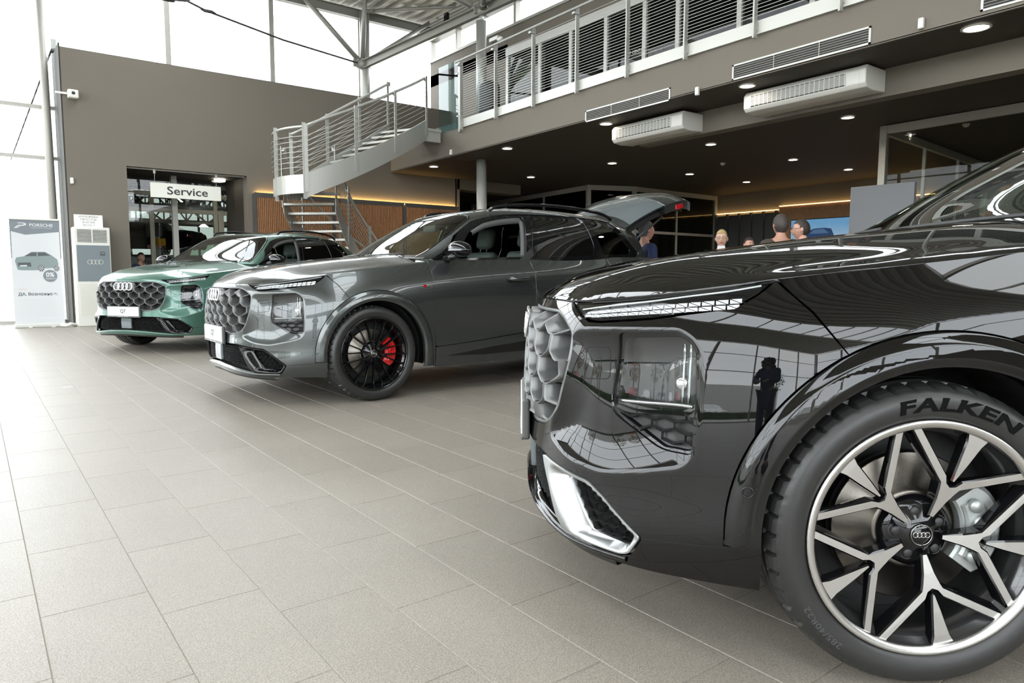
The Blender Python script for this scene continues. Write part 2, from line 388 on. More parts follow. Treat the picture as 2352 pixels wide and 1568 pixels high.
def strip(name,fn,P,w,e0,m=None,closed=False,h=.02,mirror=False,e1=None):
    """ribbon of width w lying on a surface along a parametric line, slightly proud, with thickness"""
    P=np.array(P,float);Q=[]
    for i in range(len(P)-(0 if closed else 1)):
        a,b=P[i],P[(i+1)%len(P)];n=max(1,int(np.linalg.norm(b-a)/h));Q+=[a+(b-a)*j/n for j in range(n)]
    if not closed: Q.append(P[-1])
    Q=np.array(Q);t=(np.roll(Q,-1,0)-np.roll(Q,1,0)) if closed else np.gradient(Q,axis=0)
    t/=np.linalg.norm(t,axis=1)[:,None]+1e-12;n=np.stack([-t[:,1],t[:,0]],1)
    e1=-abs(e0)-.004 if e1 is None else e1
    rows=[fn(Q+n*w/2,e1),fn(Q+n*w*.36,e0),fn(Q-n*w*.36,e0),fn(Q-n*w/2,e1)]
    V=np.concatenate(rows);k=len(Q);F=[]
    for r in range(3):
        for i in range(k if closed else k-1):
            j=(i+1)%k;F.append((r*k+i,r*k+j,(r+1)*k+j,(r+1)*k+i))
    # orientation
    f=F[k//2+ (k if closed else k-1)];c=np.cross(V[f[1]]-V[f[0]],V[f[2]]-V[f[0]])
    if np.dot(c,V[f[0]]-CEN)<0:F=[q[::-1] for q in F]
    if mirror: V=V*[1,-1,1];F=[q[::-1] for q in F]
    return mk(name,V,F,m,True)
def honeycomb(fn,poly,cw,ch,e0,e1,th=.004,skew=0.,mirror=False,name='mesh_insert'):
    """hexagonal lattice walls clipped to a region"""
    poly=np.array(poly);lo=poly.min(0);hi=poly.max(0);segs=set();pts={}
    def vid(a,b):
        k=(round(a/ (cw*.05)),round(b/(ch*.05)));pts.setdefault(k,(a,b));return k
    nx=int((hi[0]-lo[0])/cw)+3;nz=int((hi[1]-lo[1])/(ch))+3
    for j in range(-1,nz):
        for i in range(-1,nx):
            cx_=lo[0]+i*cw+(cw/2 if j%2 else 0);cz_=lo[1]+j*ch*.75
            H=[(cx_+a*cw/2,cz_+b*ch/2) for a,b in ((1,.5),(0,1),(-1,.5),(-1,-.5),(0,-1),(1,-.5))]
            for k in range(6):
                a,b=vid(*H[k]),vid(*H[(k+1)%6])
                if a!=b: segs.add((a,b) if a<b else (b,a))
    A=[];B=[]
    for a,b in segs:
        p,q=np.array(pts[a]),np.array(pts[b]);m=(p+q)/2
        if poly_sd(poly,np.array([m[0]]),np.array([m[1]]))[0]>.0: A.append(p);B.append(q)
    A=np.array(A);B=np.array(B);t=B-A;t/=np.linalg.norm(t,axis=1)[:,None];n=np.stack([-t[:,1],t[:,0]],1)*th/2
    R=[fn(A+n,e1),fn(B+n,e1),fn(A,e0),fn(B,e0),fn(A-n,e1),fn(B-n,e1)]
    k=len(A);V=np.stack(R,1).reshape(-1,3);F=[]
    for i in range(k):
        o=6*i;F+=[(o,o+1,o+3,o+2),(o+2,o+3,o+5,o+4)]
    if mirror: V=V*[1,-1,1];F=[f[::-1] for f in F]
    return mk(name,V,F,None,False)
def ux(x): return float(u_of_x([x])[0])
def arc(cx,R,a0,a1,n=24):
    out=[]
    for i in range(n+1):
        a=math.radians(a0+(a1-a0)*i/n);x=cx+R*math.cos(a);out.append((ux(x),.393+R*math.sin(a)))
    return out
sym=lambda P: list(P)+[(-u,z) for u,z in reversed(P) if abs(u)>1e-9]
# ---- outlines measured on the car, (u,z)
LAMP=fillet([(.795,.885),(1.000,.896),(1.046,.865),(1.052,.77),(1.050,.60),(1.036,.578),(.955,.578),(.79,.658),(.778,.70)],[.02,.04,.05,.02,.02,.02,.05,.02,.02])
LENS=fillet([(.812,.872),(.995,.884),(1.036,.858),(1.043,.77),(1.042,.688),(.795,.672),(.797,.73)],[.03,.04,.04,.02,.006,.006,.02])
LMESH=fillet([(.800,.662),(1.040,.676),(1.040,.590),(1.025,.584),(.960,.585)],.01)
DRL=[(.517,.962),(.73,.973),(1.0,1.001),(1.238,1.033),(1.19,.998),(1.13,.965),(.90,.930),(.71,.913),(.66,.914),(.60,.930)]
GRH=[(0,.938),(.43,.938),(.506,.922),(.600,.880),(.606,.81),(.588,.715),(.560,.640),(.507,.592),(.452,.570),(.34,.556),(0,.552)]
GRILLE=fillet(sym(GRH),.03)
INH=[(0,.487),(.45,.487),(.59,.474),(.73,.462),(.79,.428),(.915,.334),(.875,.272),(.84,.262),(.62,.270),(.3,.300),(0,.31)]
INTAKE=fillet(sym(INH),.012)
FRO=fillet([(.470,.478),(.59,.470),(.728,.458),(.787,.426),(.910,.334),(.872,.276),(.84,.267),(.62,.275),(.585,.305),(.535,.395)],.012)
FRI=fillet([(.600,.450),(.722,.440),(.782,.408),(.884,.330),(.876,.303),(.848,.293),(.72,.303),(.685,.345),(.640,.40)],.012)
WASH=fillet([(.655,.835),(.760,.842),(.765,.752),(.660,.742)],.014)
BTOP=[(0,.963),(.25,.9645),(.45,.9635),(.508,.963),(.60,.928),(.66,.911),(.71,.910),(.90,.927),(1.13,.962),(1.19,.996),(1.243,1.034)]
CR=.522;AR=.434;AX=-.03
CREASE_F=arc(AX,CR,62,4,22)
BUMPER=sym(BTOP+[(1.284,1.0),(1.334,.955)]+CREASE_F+[(ux(.4915),.352),(ux(AR+AX-.002),.352),(ux(AR+AX-.002),.225),(.95,.231),(.65,.236),(.35,.246),(0,.252)])
FLARE_F=[(ux(.490),.354)]+arc(AX,.5205,0,180,48)+[(ux(-.555),.30),(ux(-.560),.252),(ux(-AR+AX-.006),.252)]+arc(AX,AR,180,0,44)+[(ux(AR+AX),.354)]
EDGE_U=np.linspace(1.245,ux(-.535),24)
FENDER=[(float(u),float(z)) for u,z in zip(EDGE_U,edge_z(EDGE_U))]+[(ux(-.552),1.12),(ux(-.560),.95),(ux(-.572),.6),(ux(-.579),.252),(ux(-.564),.252),(ux(-.558),.31)]+arc(AX,CR,180,62,40)+[(1.336,.957),(1.286,1.0)]
def belt_pts(x0,x1,n=12,dz=-.004):
    return [(ux(x),float(belt_z(x)[0])+dz) for x in np.linspace(x0,x1,n)]
FDOOR=belt_pts(-.552,-1.690,14)+[(ux(-1.672),.508),(ux(-1.1),.452),(ux(-.60),.416),(ux(-.579),.43),(ux(-.572),.6),(ux(-.560),.95)]
RDOOR=belt_pts(-1.694,-2.74,12)+[(ux(-2.78),1.10),(ux(-2.74),.98)]+arc(-3.0,.515,125,195,10)+[(ux(-2.47),.52),(ux(-1.676),.508)]
SKIRT=[(ux(-.583),.414),(ux(-1.1),.449),(ux(-1.67),.504),(ux(-2.47),.516),(ux(-2.50),.40),(ux(-2.46),.24),(ux(-.585),.236)]
WEDGE=fillet([(ux(-.68),.328),(ux(-1.2),.385),(ux(-1.70),.425),(ux(-2.3),.435),(ux(-2.38),.34),(ux(-1.7),.322),(ux(-1.1),.315)],.05)
UE=UMAX
TG_U=ux(-3.62)
QUARTER=belt_pts(-2.744,-3.55,8)+[(TG_U,1.1),(TG_U,.62),(ux(-3.53),.40),(ux(-3.51),.26),(ux(-3.44),.26)]+arc(-3.0,AR,0,180,40)+[(ux(-3.44),.25),(ux(-2.52),.25),(ux(-2.50),.515)]+arc(-3.0,.515,195,125,10)[0:0]+[(ux(-2.49),.53)]+arc(-3.0,.5155,165,125,8)+[(ux(-2.742),.98),(ux(-2.782),1.10)]
QUARTER=belt_pts(-2.744,-3.55,8)+[(TG_U,1.1),(TG_U,.62),(ux(-3.53),.40),(ux(-3.51),.26),(ux(-3.426),.26),(ux(-3.426),.39)]+arc(-3.0,AR,4,176,40)+[(ux(-2.574),.39),(ux(-2.574),.25),(ux(-2.49),.25),(ux(-2.504),.40)]+arc(-3.0,.5155,176,125,12)+[(ux(-2.742),.98),(ux(-2.782),1.10)]
# greenhouse outlines (x,w)
SUR=[(-.60,.955),(-.66,.885),(-.95,.668),(-1.19,.628),(-1.406,.637),(-1.85,.645),(-2.55,.650),(-2.98,.640),(-3.09,.73),(-3.33,.95),(-3.26,1.02),(-2.0,1.035),(-.64,1.035)]
SUR=fillet(SUR,[.02,.1,.1,.2,.1,.1,.1,.1,.08,.04,.04,0,.02])
WF=fillet([(-.83,.985),(-.93,.83),(-1.06,.71),(-1.25,.682),(-1.48,.678),(-1.755,.674),(-1.66,.985)],[.03,.05,.1,.1,.1,.03,.02])
WR=fillet([(-1.90,.669),(-2.53,.671),(-2.575,.80),(-2.60,.90),(-2.57,.985),(-1.80,.988)],.02)
WQ=fillet([(-2.635,.675),(-2.92,.668),(-2.99,.73),(-3.185,.93),(-3.13,.975),(-2.72,.982),(-2.70,.90),(-2.66,.78)],.03)
WSH=[(-.512,0),(-.535,.45),(-.56,.64),(-.62,.655),(-.8,.64),(-.95,.625),(-1.1,.600),(-1.2,.578),(-1.235,.55),(-1.27,.40),(-1.295,.2),(-1.305,0)]
WS=fillet([(x,w) for x,w in WSH]+[(x,-w) for x,w in reversed(WSH[1:-1])],.02)
ROOFH=[(-1.40,0),(-1.39,.25),(-1.37,.46),(-1.6,.475),(-2.4,.48),(-2.95,.44),(-3.0,.3),(-3.01,0)]
PANO=fillet([(x,w) for x,w in ROOFH]+[(x,-w) for x,w in reversed(ROOFH[1:-1])],.03)
FRM=[(-.503,0),(-.503,.70),(-.545,.85),(-.575,.965)]+[p for p in [(-.64,.885),(-.93,.664),(-1.18,.624),(-1.406,.634),(-1.85,.642),(-2.55,.647),(-2.99,.637),(-3.105,.73),(-3.345,.95),(-3.27,1.03)]]+[(-3.50,1.03),(-3.42,.80),(-3.30,.58),(-3.22,.4),(-3.20,0)]
FRAMEP=list(FRM)+[(x,-w) for x,w in reversed(FRM[1:-1])]
TGH=[(-3.205,0),(-3.225,.4),(-3.305,.58),(-3.425,.80),(-3.505,1.03),(-3.80,1.03),(-3.93,.9),(-3.945,0)]
TGP=TGH+[(x,-w) for x,w in reversed(TGH[1:-1])]
RWH=[(-3.36,0),(-3.38,.45),(-3.45,.6),(-3.70,.80),(-3.84,.80),(-3.86,0)]
RWP=fillet(RWH+[(x,-w) for x,w in reversed(RWH[1:-1])],.03)
# ------------------------------------------------------------ car parts
def paint(name,col,metal,rough,flake=.0):
    m=mat(name,col,rough,metal,coat=1.,coat_r=.012,spec=.0 if metal==0 else .3)
    if flake and 'fl' not in m:
        m['fl']=1;nt=m.node_tree;b=nt.nodes['Principled BSDF'];t=nt.nodes.new('ShaderNodeTexCoord');n=nt.nodes.new('ShaderNodeTexVoronoi');n.inputs['Scale'].default_value=900
        mx=nt.nodes.new('ShaderNodeMix');mx.data_type='RGBA';mx.inputs['A'].default_value=(*[c*(1-flake) for c in col],1);mx.inputs['B'].default_value=(*[min(1,c*(1+flake)) for c in col],1)
        s=nt.nodes.new('ShaderNodeSeparateColor');nt.links.new(t.outputs['Object'],n.inputs['Vector']);nt.links.new(n.outputs['Color'],s.inputs[0]);nt.links.new(s.outputs[0],mx.inputs['Factor']);nt.links.new(mx.outputs['Result'],b.inputs['Base Color'])
    return m
P_BLACK=paint('black_paint',(.003,.003,.003),.0,.3)
P_GREY=paint('grey_paint',(.060,.066,.064),.75,.27,.12)
P_GREEN=paint('green_paint',(.062,.140,.108),.45,.34,.12)
M_GB=mat('gloss_black',(.004,.004,.0045),.12,coat=1.,spec=0.)
M_RUB=mat('black_rubber',(.012,.012,.012),.55,bump=(120,.15))
M_TYRE=mat('tyre_rubber',(.019,.019,.018),.38,bump=(260,.12),spec=.45)
M_PL=mat('dark_plastic',(.02,.02,.02),.5,bump=(400,.2))
M_GR=mat('grille_grey',(.15,.153,.15),.38,.55,bump=(500,.08))
M_CH=mat('chrome',(.85,.85,.86),.06,1.)
M_ALU=mat('machined_silver',(.58,.57,.55),.26,1.,bump=(700,.05))
M_SAT=mat('satin_silver',(.42,.43,.43),.38,.9)
M_INT=mat('cabin_black',(.012,.012,.013),.7)
M_SEAT=mat('seat_grey',(.055,.062,.058),.7,bump=(90,.4))
M_DISC=mat('brake_steel',(.17,.155,.135),.32,1.,bump=(300,.1))
M_CALG=mat('caliper_grey',(.42,.44,.43),.45,.6)
M_CALR=mat('caliper_red',(.65,.01,.012),.3,coat=.6)
M_WHITE=mat('white_plastic',(.66,.66,.65),.45)
M_DRLW=mat('lamp_white',(.85,.87,.88),.15,.35)
G_WS=glass('windscreen_glass',(.62,.74,.66),1.,ior=1.6)
G_CLR=glass('lamp_glass',(.93,.94,.94),1.,ior=1.22)
G_DARK=mat('privacy_glass',(.003,.003,.003),.02,coat=0,spec=.8)
M_LINER=mat('liner_black',(.004,.004,.004),.9)
M_RED=mat('tail_red',(.35,.005,.008),.1,coat=1.)
M_SENS=mat('sensor_glass',(.10,.12,.13),.12,coat=1.)
CM={}
def part(parent,name,key,fn,mats):
    if key not in CM: CM[key]=fn()
    me=CM[key]; mats=mats if isinstance(mats,(list,tuple)) else [mats]
    while len(me.materials)<len(mats): me.materials.append(None)
    o=link(name,me,parent)
    for i,m in enumerate(mats): o.material_slots[i].link='OBJECT'; o.material_slots[i].material=m
    return o
def mirr(P): return [(-p[0],p[1]) for p in P]
def ext_frame(P):
    sd=poly_sd(np.array(FRO),P[:,0],P[:,1]);si=poly_sd(np.array(FRI),P[:,0],P[:,1])
    lo=-.004-np.clip(sd,0,1)*0
    d=np.clip(-si,0,.2);w=sstep(.075,.0,d)*sstep(.006,.03,sd)
    return lo*1.0+.008-.040*w
def flare_ext(Q):
    R=np.hypot(_bs(np.abs(Q[:,0]))[:,0]-AX,np.maximum(Q[:,1]-.393,0))
    return .003+.017*sstep(.521,.490,R)-.012*sstep(.460,.434,R)
def m_hood():
    us=np.linspace(-2.17,2.17,180);E=S(us,edge_z(us))[:,:2]
    back=[(-.512,.76),(-.46,.55),(-.42,.3),(-.405,0),(-.42,-.3),(-.46,-.55),(-.512,-.76)]
    return patch('hood',fH,[tuple(p) for p in E[::-1][::-1]]+back,h=.018,gap=.0015,depth=.012)
def m_cowl():
    t=np.linspace(-1,1,41);V=[];F=[]
    for s in t:
        y=.78*s;xb=-.40-.115*abs(s)**2
        h=fH(np.array([[xb,y]]))[0];g=G([-.512],[s*.655])[0]
        V+=[(h[0]-.002,h[1],h[2]-.022),((h[0]+g[0])/2,(h[1]+g[1])/2,min(h[2],g[2])-.03),(g[0],g[1],g[2]-.002)]
    for i in range(40):
        for j in range(2): F.append((3*i+j,3*i+3+j,3*i+4+j,3*i+1+j))
    return mk('cowl',V,F,None,True)
def m_ring4(R,r,sp,n=20,k=8,sx=1.):
    """four overlapping rings in the xy plane"""
    mb=MB()
    for i in range(4):
        c=(i-1.5)*sp;mb.tube([(c+R*math.cos(2*PI*a/n),R*math.sin(2*PI*a/n),0) for a in range(n)],r,k,closed=True)
    return mb
def m_cell(side):
    """one scale-shaped pocket, local: x lateral, y up, z outwards"""
    U=[(-.083,.040),(-.083,-.008),(-.074,-.021),(-.036,-.041),(-.022,-.045),(.022,-.045),(.036,-.041),(.074,-.021),(.083,-.008),(.083,.040)]
    return U
CELLS=[]
for r,(z0,cnt) in enumerate([(.905,0),(.829,1),(.753,0),(.677,1),(.601,0)]):
    for i in range(-4,5):
        c=(i+(.5 if cnt else 0))*.166
        CELLS.append((c,z0))
def m_gcell(u0,z0):
    U=m_cell(1);P=np.array(U);V=[];F=[]
    k=len(P);inner=P*[.78,.70]+[0,.008]
    prof=[(P*1.0,.004),(P*.985,.020),(P*.93,.024),(P*.88,.019),(P*[.86,.82]+[0,.001],-.006),(P*[.82,.60]+[0,.004],-.056)]
    gp=np.array(GRILLE)
    for Q,e in prof:
        q=Q+[u0,z0];sd=poly_sd(gp,q[:,0],q[:,1]);w=sstep(-.012,.035,sd)
        V.append(fS(q,(e+.0)*w+(-.040)*(1-w)))
    V=np.concatenate(V)
    for r in range(len(prof)-1):
        for i in range(k-1): F.append((r*k+i,(r+1)*k+i,(r+1)*k+i+1,r*k+i+1))
    return mk('grille_cell',V,F,None,True)
def build_wheel(parent,style,loc,flip,calm):
    """axle along y, outer face at +y (flipped for the far side)"""
    w=link('wheel',None,parent);w.location=loc;w.rotation_euler=(0,0,PI if flip else 0)
    def tyre():
        n=288;prof=[(.298,-.012,0),(.306,-.004,0),(.318,.002,0),(.335,.006,0),(.352,.006,0),(.366,.001,0),(.376,-.009,0),(.3835,-.022,1),(.3875,-.038,1),(.3900,-.060,1),(.3905,-.062,2),(.3830,-.064,2),(.3830,-.074,2),(.3915,-.076,0),(.3925,-.108,0),(.3850,-.110,2),(.3850,-.122,2),(.3930,-.124,0),(.3930,-.160,0),(.3850,-.162,2),(.3850,-.174,2),(.3925,-.176,0),(.3915,-.208,0),(.383,-.210,2),(.383,-.220,2),(.3900,-.222,1),(.3835,-.262,1),(.372,-.278,0),(.35,-.288,0),(.30,-.270,0)]
        V=[];F=[]
        for (r,h,kx) in prof:
            for j in range(n):
                a=2*PI*j/n;rr=r
                if kx==1 and j%6==0: rr=r-.010
                V.append((rr*math.sin(a),h,rr*math.cos(a)))
        for i in range(len(prof)-1):
            for j in range(n): F.append((i*n+j,i*n+(j+1)%n,(i+1)*n+(j+1)%n,(i+1)*n+j))
        sm=[not(prof[i][2]==1 or prof[i+1][2]==1) for i in range(len(prof)-1) for j in range(n)];return mk('tyre',V,F,None,sm)
    part(w,'tyre','tyre',tyre,M_TYRE)
    def barrel():
        mb=MB();mb.lathe([(.301,-.004),(.299,.000),(.292,-.002),(.288,-.010),(.284,-.022),(.272,-.035),(.262,-.05),(.258,-.15),(.270,-.24),(.292,-.262)],axis='y',n=72)
        return mb.mesh('rim_barrel',None)
    if style=='silver':
        tprof=lambda r:.0062
        part(w,'tyre_lettering','falken',lambda:bend_text('FALKEN',.044,.341,.17,depth=.0012,sp=1.05,sx=1.9,italic=.25,prof=tprof,bold=.0016),mat('tyre_letter',(.002,.002,.002),.8,spec=.1))
        part(w,'tyre_lettering','size',lambda:bend_text('285/40R22',.022,.347,-2.30,depth=.0006,sp=1.05,sx=1.4,prof=tprof),mat('tyre_letter2',(.05,.05,.05),.5))
    part(w,'rim_barrel','barrel',barrel,M_GB if style!='silver' else mat('rim_black',(.02,.02,.02),.25,coat=.6))
    def lip():
        mb=MB();mb.lathe([(.303,-.003),(.3015,.002),(.296,.0025),(.2855,-.0005),(.282,-.004),(.280,-.014)],axis='y',n=96);return mb.mesh('rim_lip',None)
    if style=='silver': part(w,'rim_lip','lip',lip,M_ALU)
    def disc():
        mb=MB();mb.lathe([(.075,-.085),(.095,-.078),(.105,-.080),(.108,-.105),(.195,-.105),(.198,-.108),(.198,-.135),(.195,-.138),(.1,-.138)],axis='y',n=64);return mb.mesh('brake_disc',None)
    part(w,'brake_disc','disc',disc,M_DISC)
    def dish():
        mb=MB();mb.lathe([(.0,-.20),(.27,-.20)],axis='y',n=40);mb.lathe([(.0,-.082),(.06,-.080),(.10,-.083),(.106,-.10)],axis='y',n=40);return mb.mesh('hub_carrier',None)
    part(w,'hub_carrier','dish',dish,M_PL)
    def cal():
        bm=MB();V=[]
        # arc-shaped body on the rear side
        n=14
        for (r0,r1,y0,y1,a0,a1) in ((.125,.232,-.074,-.150,-36,36),(.135,.205,-.064,-.080,-28,28)):
            R=[]
            for i in range(n+1):
                a=math.radians(a0+(a1-a0)*i/n);s=1-.12*abs(2*i/n-1)**3
                for r,y in ((r0,y0-.006),(r0+.006,y0),(r1*s-.012,y0),(r1*s,y0-.012),(r1*s,y1),(r0,y1)): R.append((-r*math.cos(a),y,r*math.sin(a)))
            F=[]
            for i in range(n):
                for j in range(6): F.append((6*i+j,6*i+(j+1)%6,6*i+6+(j+1)%6,6*i+6+j))
            F+=[tuple(range(5,-1,-1)),tuple(range(6*n,6*n+6))]
            bm.add(R,F,0,False)
        for a in (-24,-8,8,24):
            t=math.radians(a);bm.cyl((-.165*math.cos(t),-.07,.165*math.sin(t)),(-.165*math.cos(t),-.054,.165*math.sin(t)),.017,12)
        return bm.mesh('brake_caliper',None)
    c=part(w,'brake_caliper','cal',cal,calm)
    if flip: c.scale=(-1,1,1)
    yh=lambda r: -.012-.030*(1-min(1,r/.285))**1.6   # face depth
    def extr(poly,th=.034,inner=.0,bev=.0035):
        """poly (r,lateral) -> dished spoke, bright face and dark flanks"""
        mb=MB();P=inset_poly(np.array(poly,float),0);Pi=inset_poly(P,bev);k=len(P)
        V=[(p[1],yh(p[0]),p[0]) for p in Pi]+[(p[1],yh(p[0])-.0045,p[0]) for p in P]+[(p[1]*1.12,yh(p[0])-th,p[0]) for p in P]
        F=[tuple(range(k))];M=[0]
        for r in range(2):
            for i in range(k): F.append((r*k+i,r*k+(i+1)%k,(r+1)*k+(i+1)%k,(r+1)*k+i));M.append(1)
        mb.V=V;mb.F=F;mb.M=M;mb.S=[False]*len(F)
        me=mb.mesh('spoke',None);bm=bmesh.new();bm.from_mesh(me);bmesh.ops.triangulate(bm,faces=[f for f in bm.faces if len(f.verts)>4]);bmesh.ops.recalc_face_normals(bm,faces=bm.faces);bm.to_mesh(me);bm.free();return me
    rotm=lambda a: Matrix.Rotation(a,4,'Y')
    if style=='silver':
        c32,s32=math.cos(math.radians(31)),math.sin(math.radians(31))
        R=.2845
        def sp():
            ang=lambda r,a:(r*math.cos(math.radians(a)),r*math.sin(math.radians(a)))
            right=[(.052,.008),(.100,.016),(.128,.024),(.140,.028)]+[ang(.2855,34.5)]+[ang(.2875,33),ang(.2875,30.5)]+[ang(.2855,29.3)]+[(.165,.021),(.148,.011)]
            poly=right+[(.142,0)]+[(a,-b) for a,b in reversed(right)]
            return extr(poly)
        def wedge():
            poly=[(.156,.0055),(.20,.013),(.26,.022),(.286,.030),(.288,0),(.286,-.030),(.26,-.022),(.20,-.013),(.156,-.0055),(.152,0)]
            return extr(poly,.030)
        def hubm():
            mb=MB();mb.lathe([(.0,-.040),(.032,-.038),(.040,-.044),(.075,-.052),(.092,-.066),(.094,-.09)],axis='y',n=48);return mb.mesh('hub',None)
        base=math.radians(48.0)
        for i in range(5):
            a=base+2*PI*i/5
            o=part(w,'spoke','spokeA',sp,[M_ALU,M_GB]);o.rotation_euler=(0,-a,0) if False else (0,a,0)
            o=part(w,'spoke_insert','wedgeA',wedge,[M_ALU,M_GB]);o.rotation_euler=(0,a,0)
            o=part(w,'lug_bolt','lug',lambda:MB().lathe([(0,-.046),(.010,-.046),(.0125,-.049),(.0125,-.075)],c=(0,0,.058),axis='y',n=10).lathe([(.0155,-.051),(.018,-.050),(.0185,-.058)],c=(0,0,.058),axis='y',n=16).mesh('lug_bolt',None),M_PL);o.rotation_euler=(0,a+PI/5,0)
            def web():
                mb=MB()
                for s in (-1,1):
                    mb.prism([(s*.006,.272),(s*.045,.266),(s*.045,.283),(s*.006,.288)],-.034,-.046,axis='y')
                return mb.mesh('rim_pocket',None)
        part(w,'hub','hubA',hubm,M_GB)
    else:
        def sp2():
            ang=lambda r,a:(r*math.cos(math.radians(a)),r*math.sin(math.radians(a)))
            right=[(.040,.004),(.070,.0095),(.100,.0145),(.125,.0190),ang(.225,9.6),ang(.252,10.6),ang(.286,7.9),ang(.288,5.6),ang(.2555,7.6),ang(.225,7.2),(.130,.0085),(.116,.004)]
            return extr(right+[(.113,0)]+[(a,-b) for a,b in reversed(right)],.030,bev=.003)
        def sp3():
            return extr([(.125,.0030),(.20,.0042),(.287,.0052),(.288,0),(.287,-.0052),(.20,-.0042),(.125,-.0030)],.026,bev=.0012)
        def hubm():
            mb=MB();mb.lathe([(.0,-.040),(.032,-.038),(.040,-.044),(.070,-.050),(.088,-.064),(.090,-.09)],axis='y',n=48);return mb.mesh('hub',None)
        for i in range(10):
            o=part(w,'spoke','spokeB',sp2,[M_GB,M_GB]);o.rotation_euler=(0,2*PI*i/10+.1,0)
        for i in range(5):
            o=part(w,'lug_bolt','lug',lambda:MB().lathe([(0,-.046),(.010,-.046),(.0125,-.049),(.0125,-.075)],c=(0,0,.058),axis='y',n=10).lathe([(.0155,-.051),(.018,-.050),(.0185,-.058)],c=(0,0,.058),axis='y',n=16).mesh('lug_bolt',None),M_PL);o.rotation_euler=(0,2*PI*i/5+.3,0)
        part(w,'hub','hubA',hubm,M_GB)
    cap=part(w,'wheel_cap','cap',lambda:MB().lathe([(0,-.0335),(.027,-.0335),(.0285,-.036),(.0285,-.042)],axis='y',n=32).mesh('wheel_cap',None),M_GB)
    def caprings():
        mb=MB()
        for i in range(4):
            c=(i-1.5)*.0098;mb.tube([(-(c+.0066*math.cos(2*PI*a/16)),-.0328,.0066*math.sin(2*PI*a/16)) for a in range(16)],.0009,5,closed=True)
        mb.tube([(.0265*math.cos(2*PI*a/32),-.0328,.0265*math.sin(2*PI*a/32)) for a in range(32)],.0009,5,closed=True)
        return mb.mesh('ring_emblem',None)
    part(cap,'ring_emblem','caprings',caprings,M_ALU)
    return w
def bend_text(txt,size,R,a0,depth=.0012,sp=1.,sx=1.,italic=0.,prof=lambda r:.0064,outward=True,bold=0.):
    V,F=text_mesh(txt,size,depth,sp,bold);X=(V[:,0]*sx+italic*V[:,1]);out=[]
    for x,y,z in zip(X,V[:,1],V[:,2]):
        r=R+(y if outward else -y);a=a0+(x if outward else -x)/R
        out.append((-r*math.sin(a),prof(r)+z,r*math.cos(a)))
    return mk('tyre_lettering',out,F,None,False)
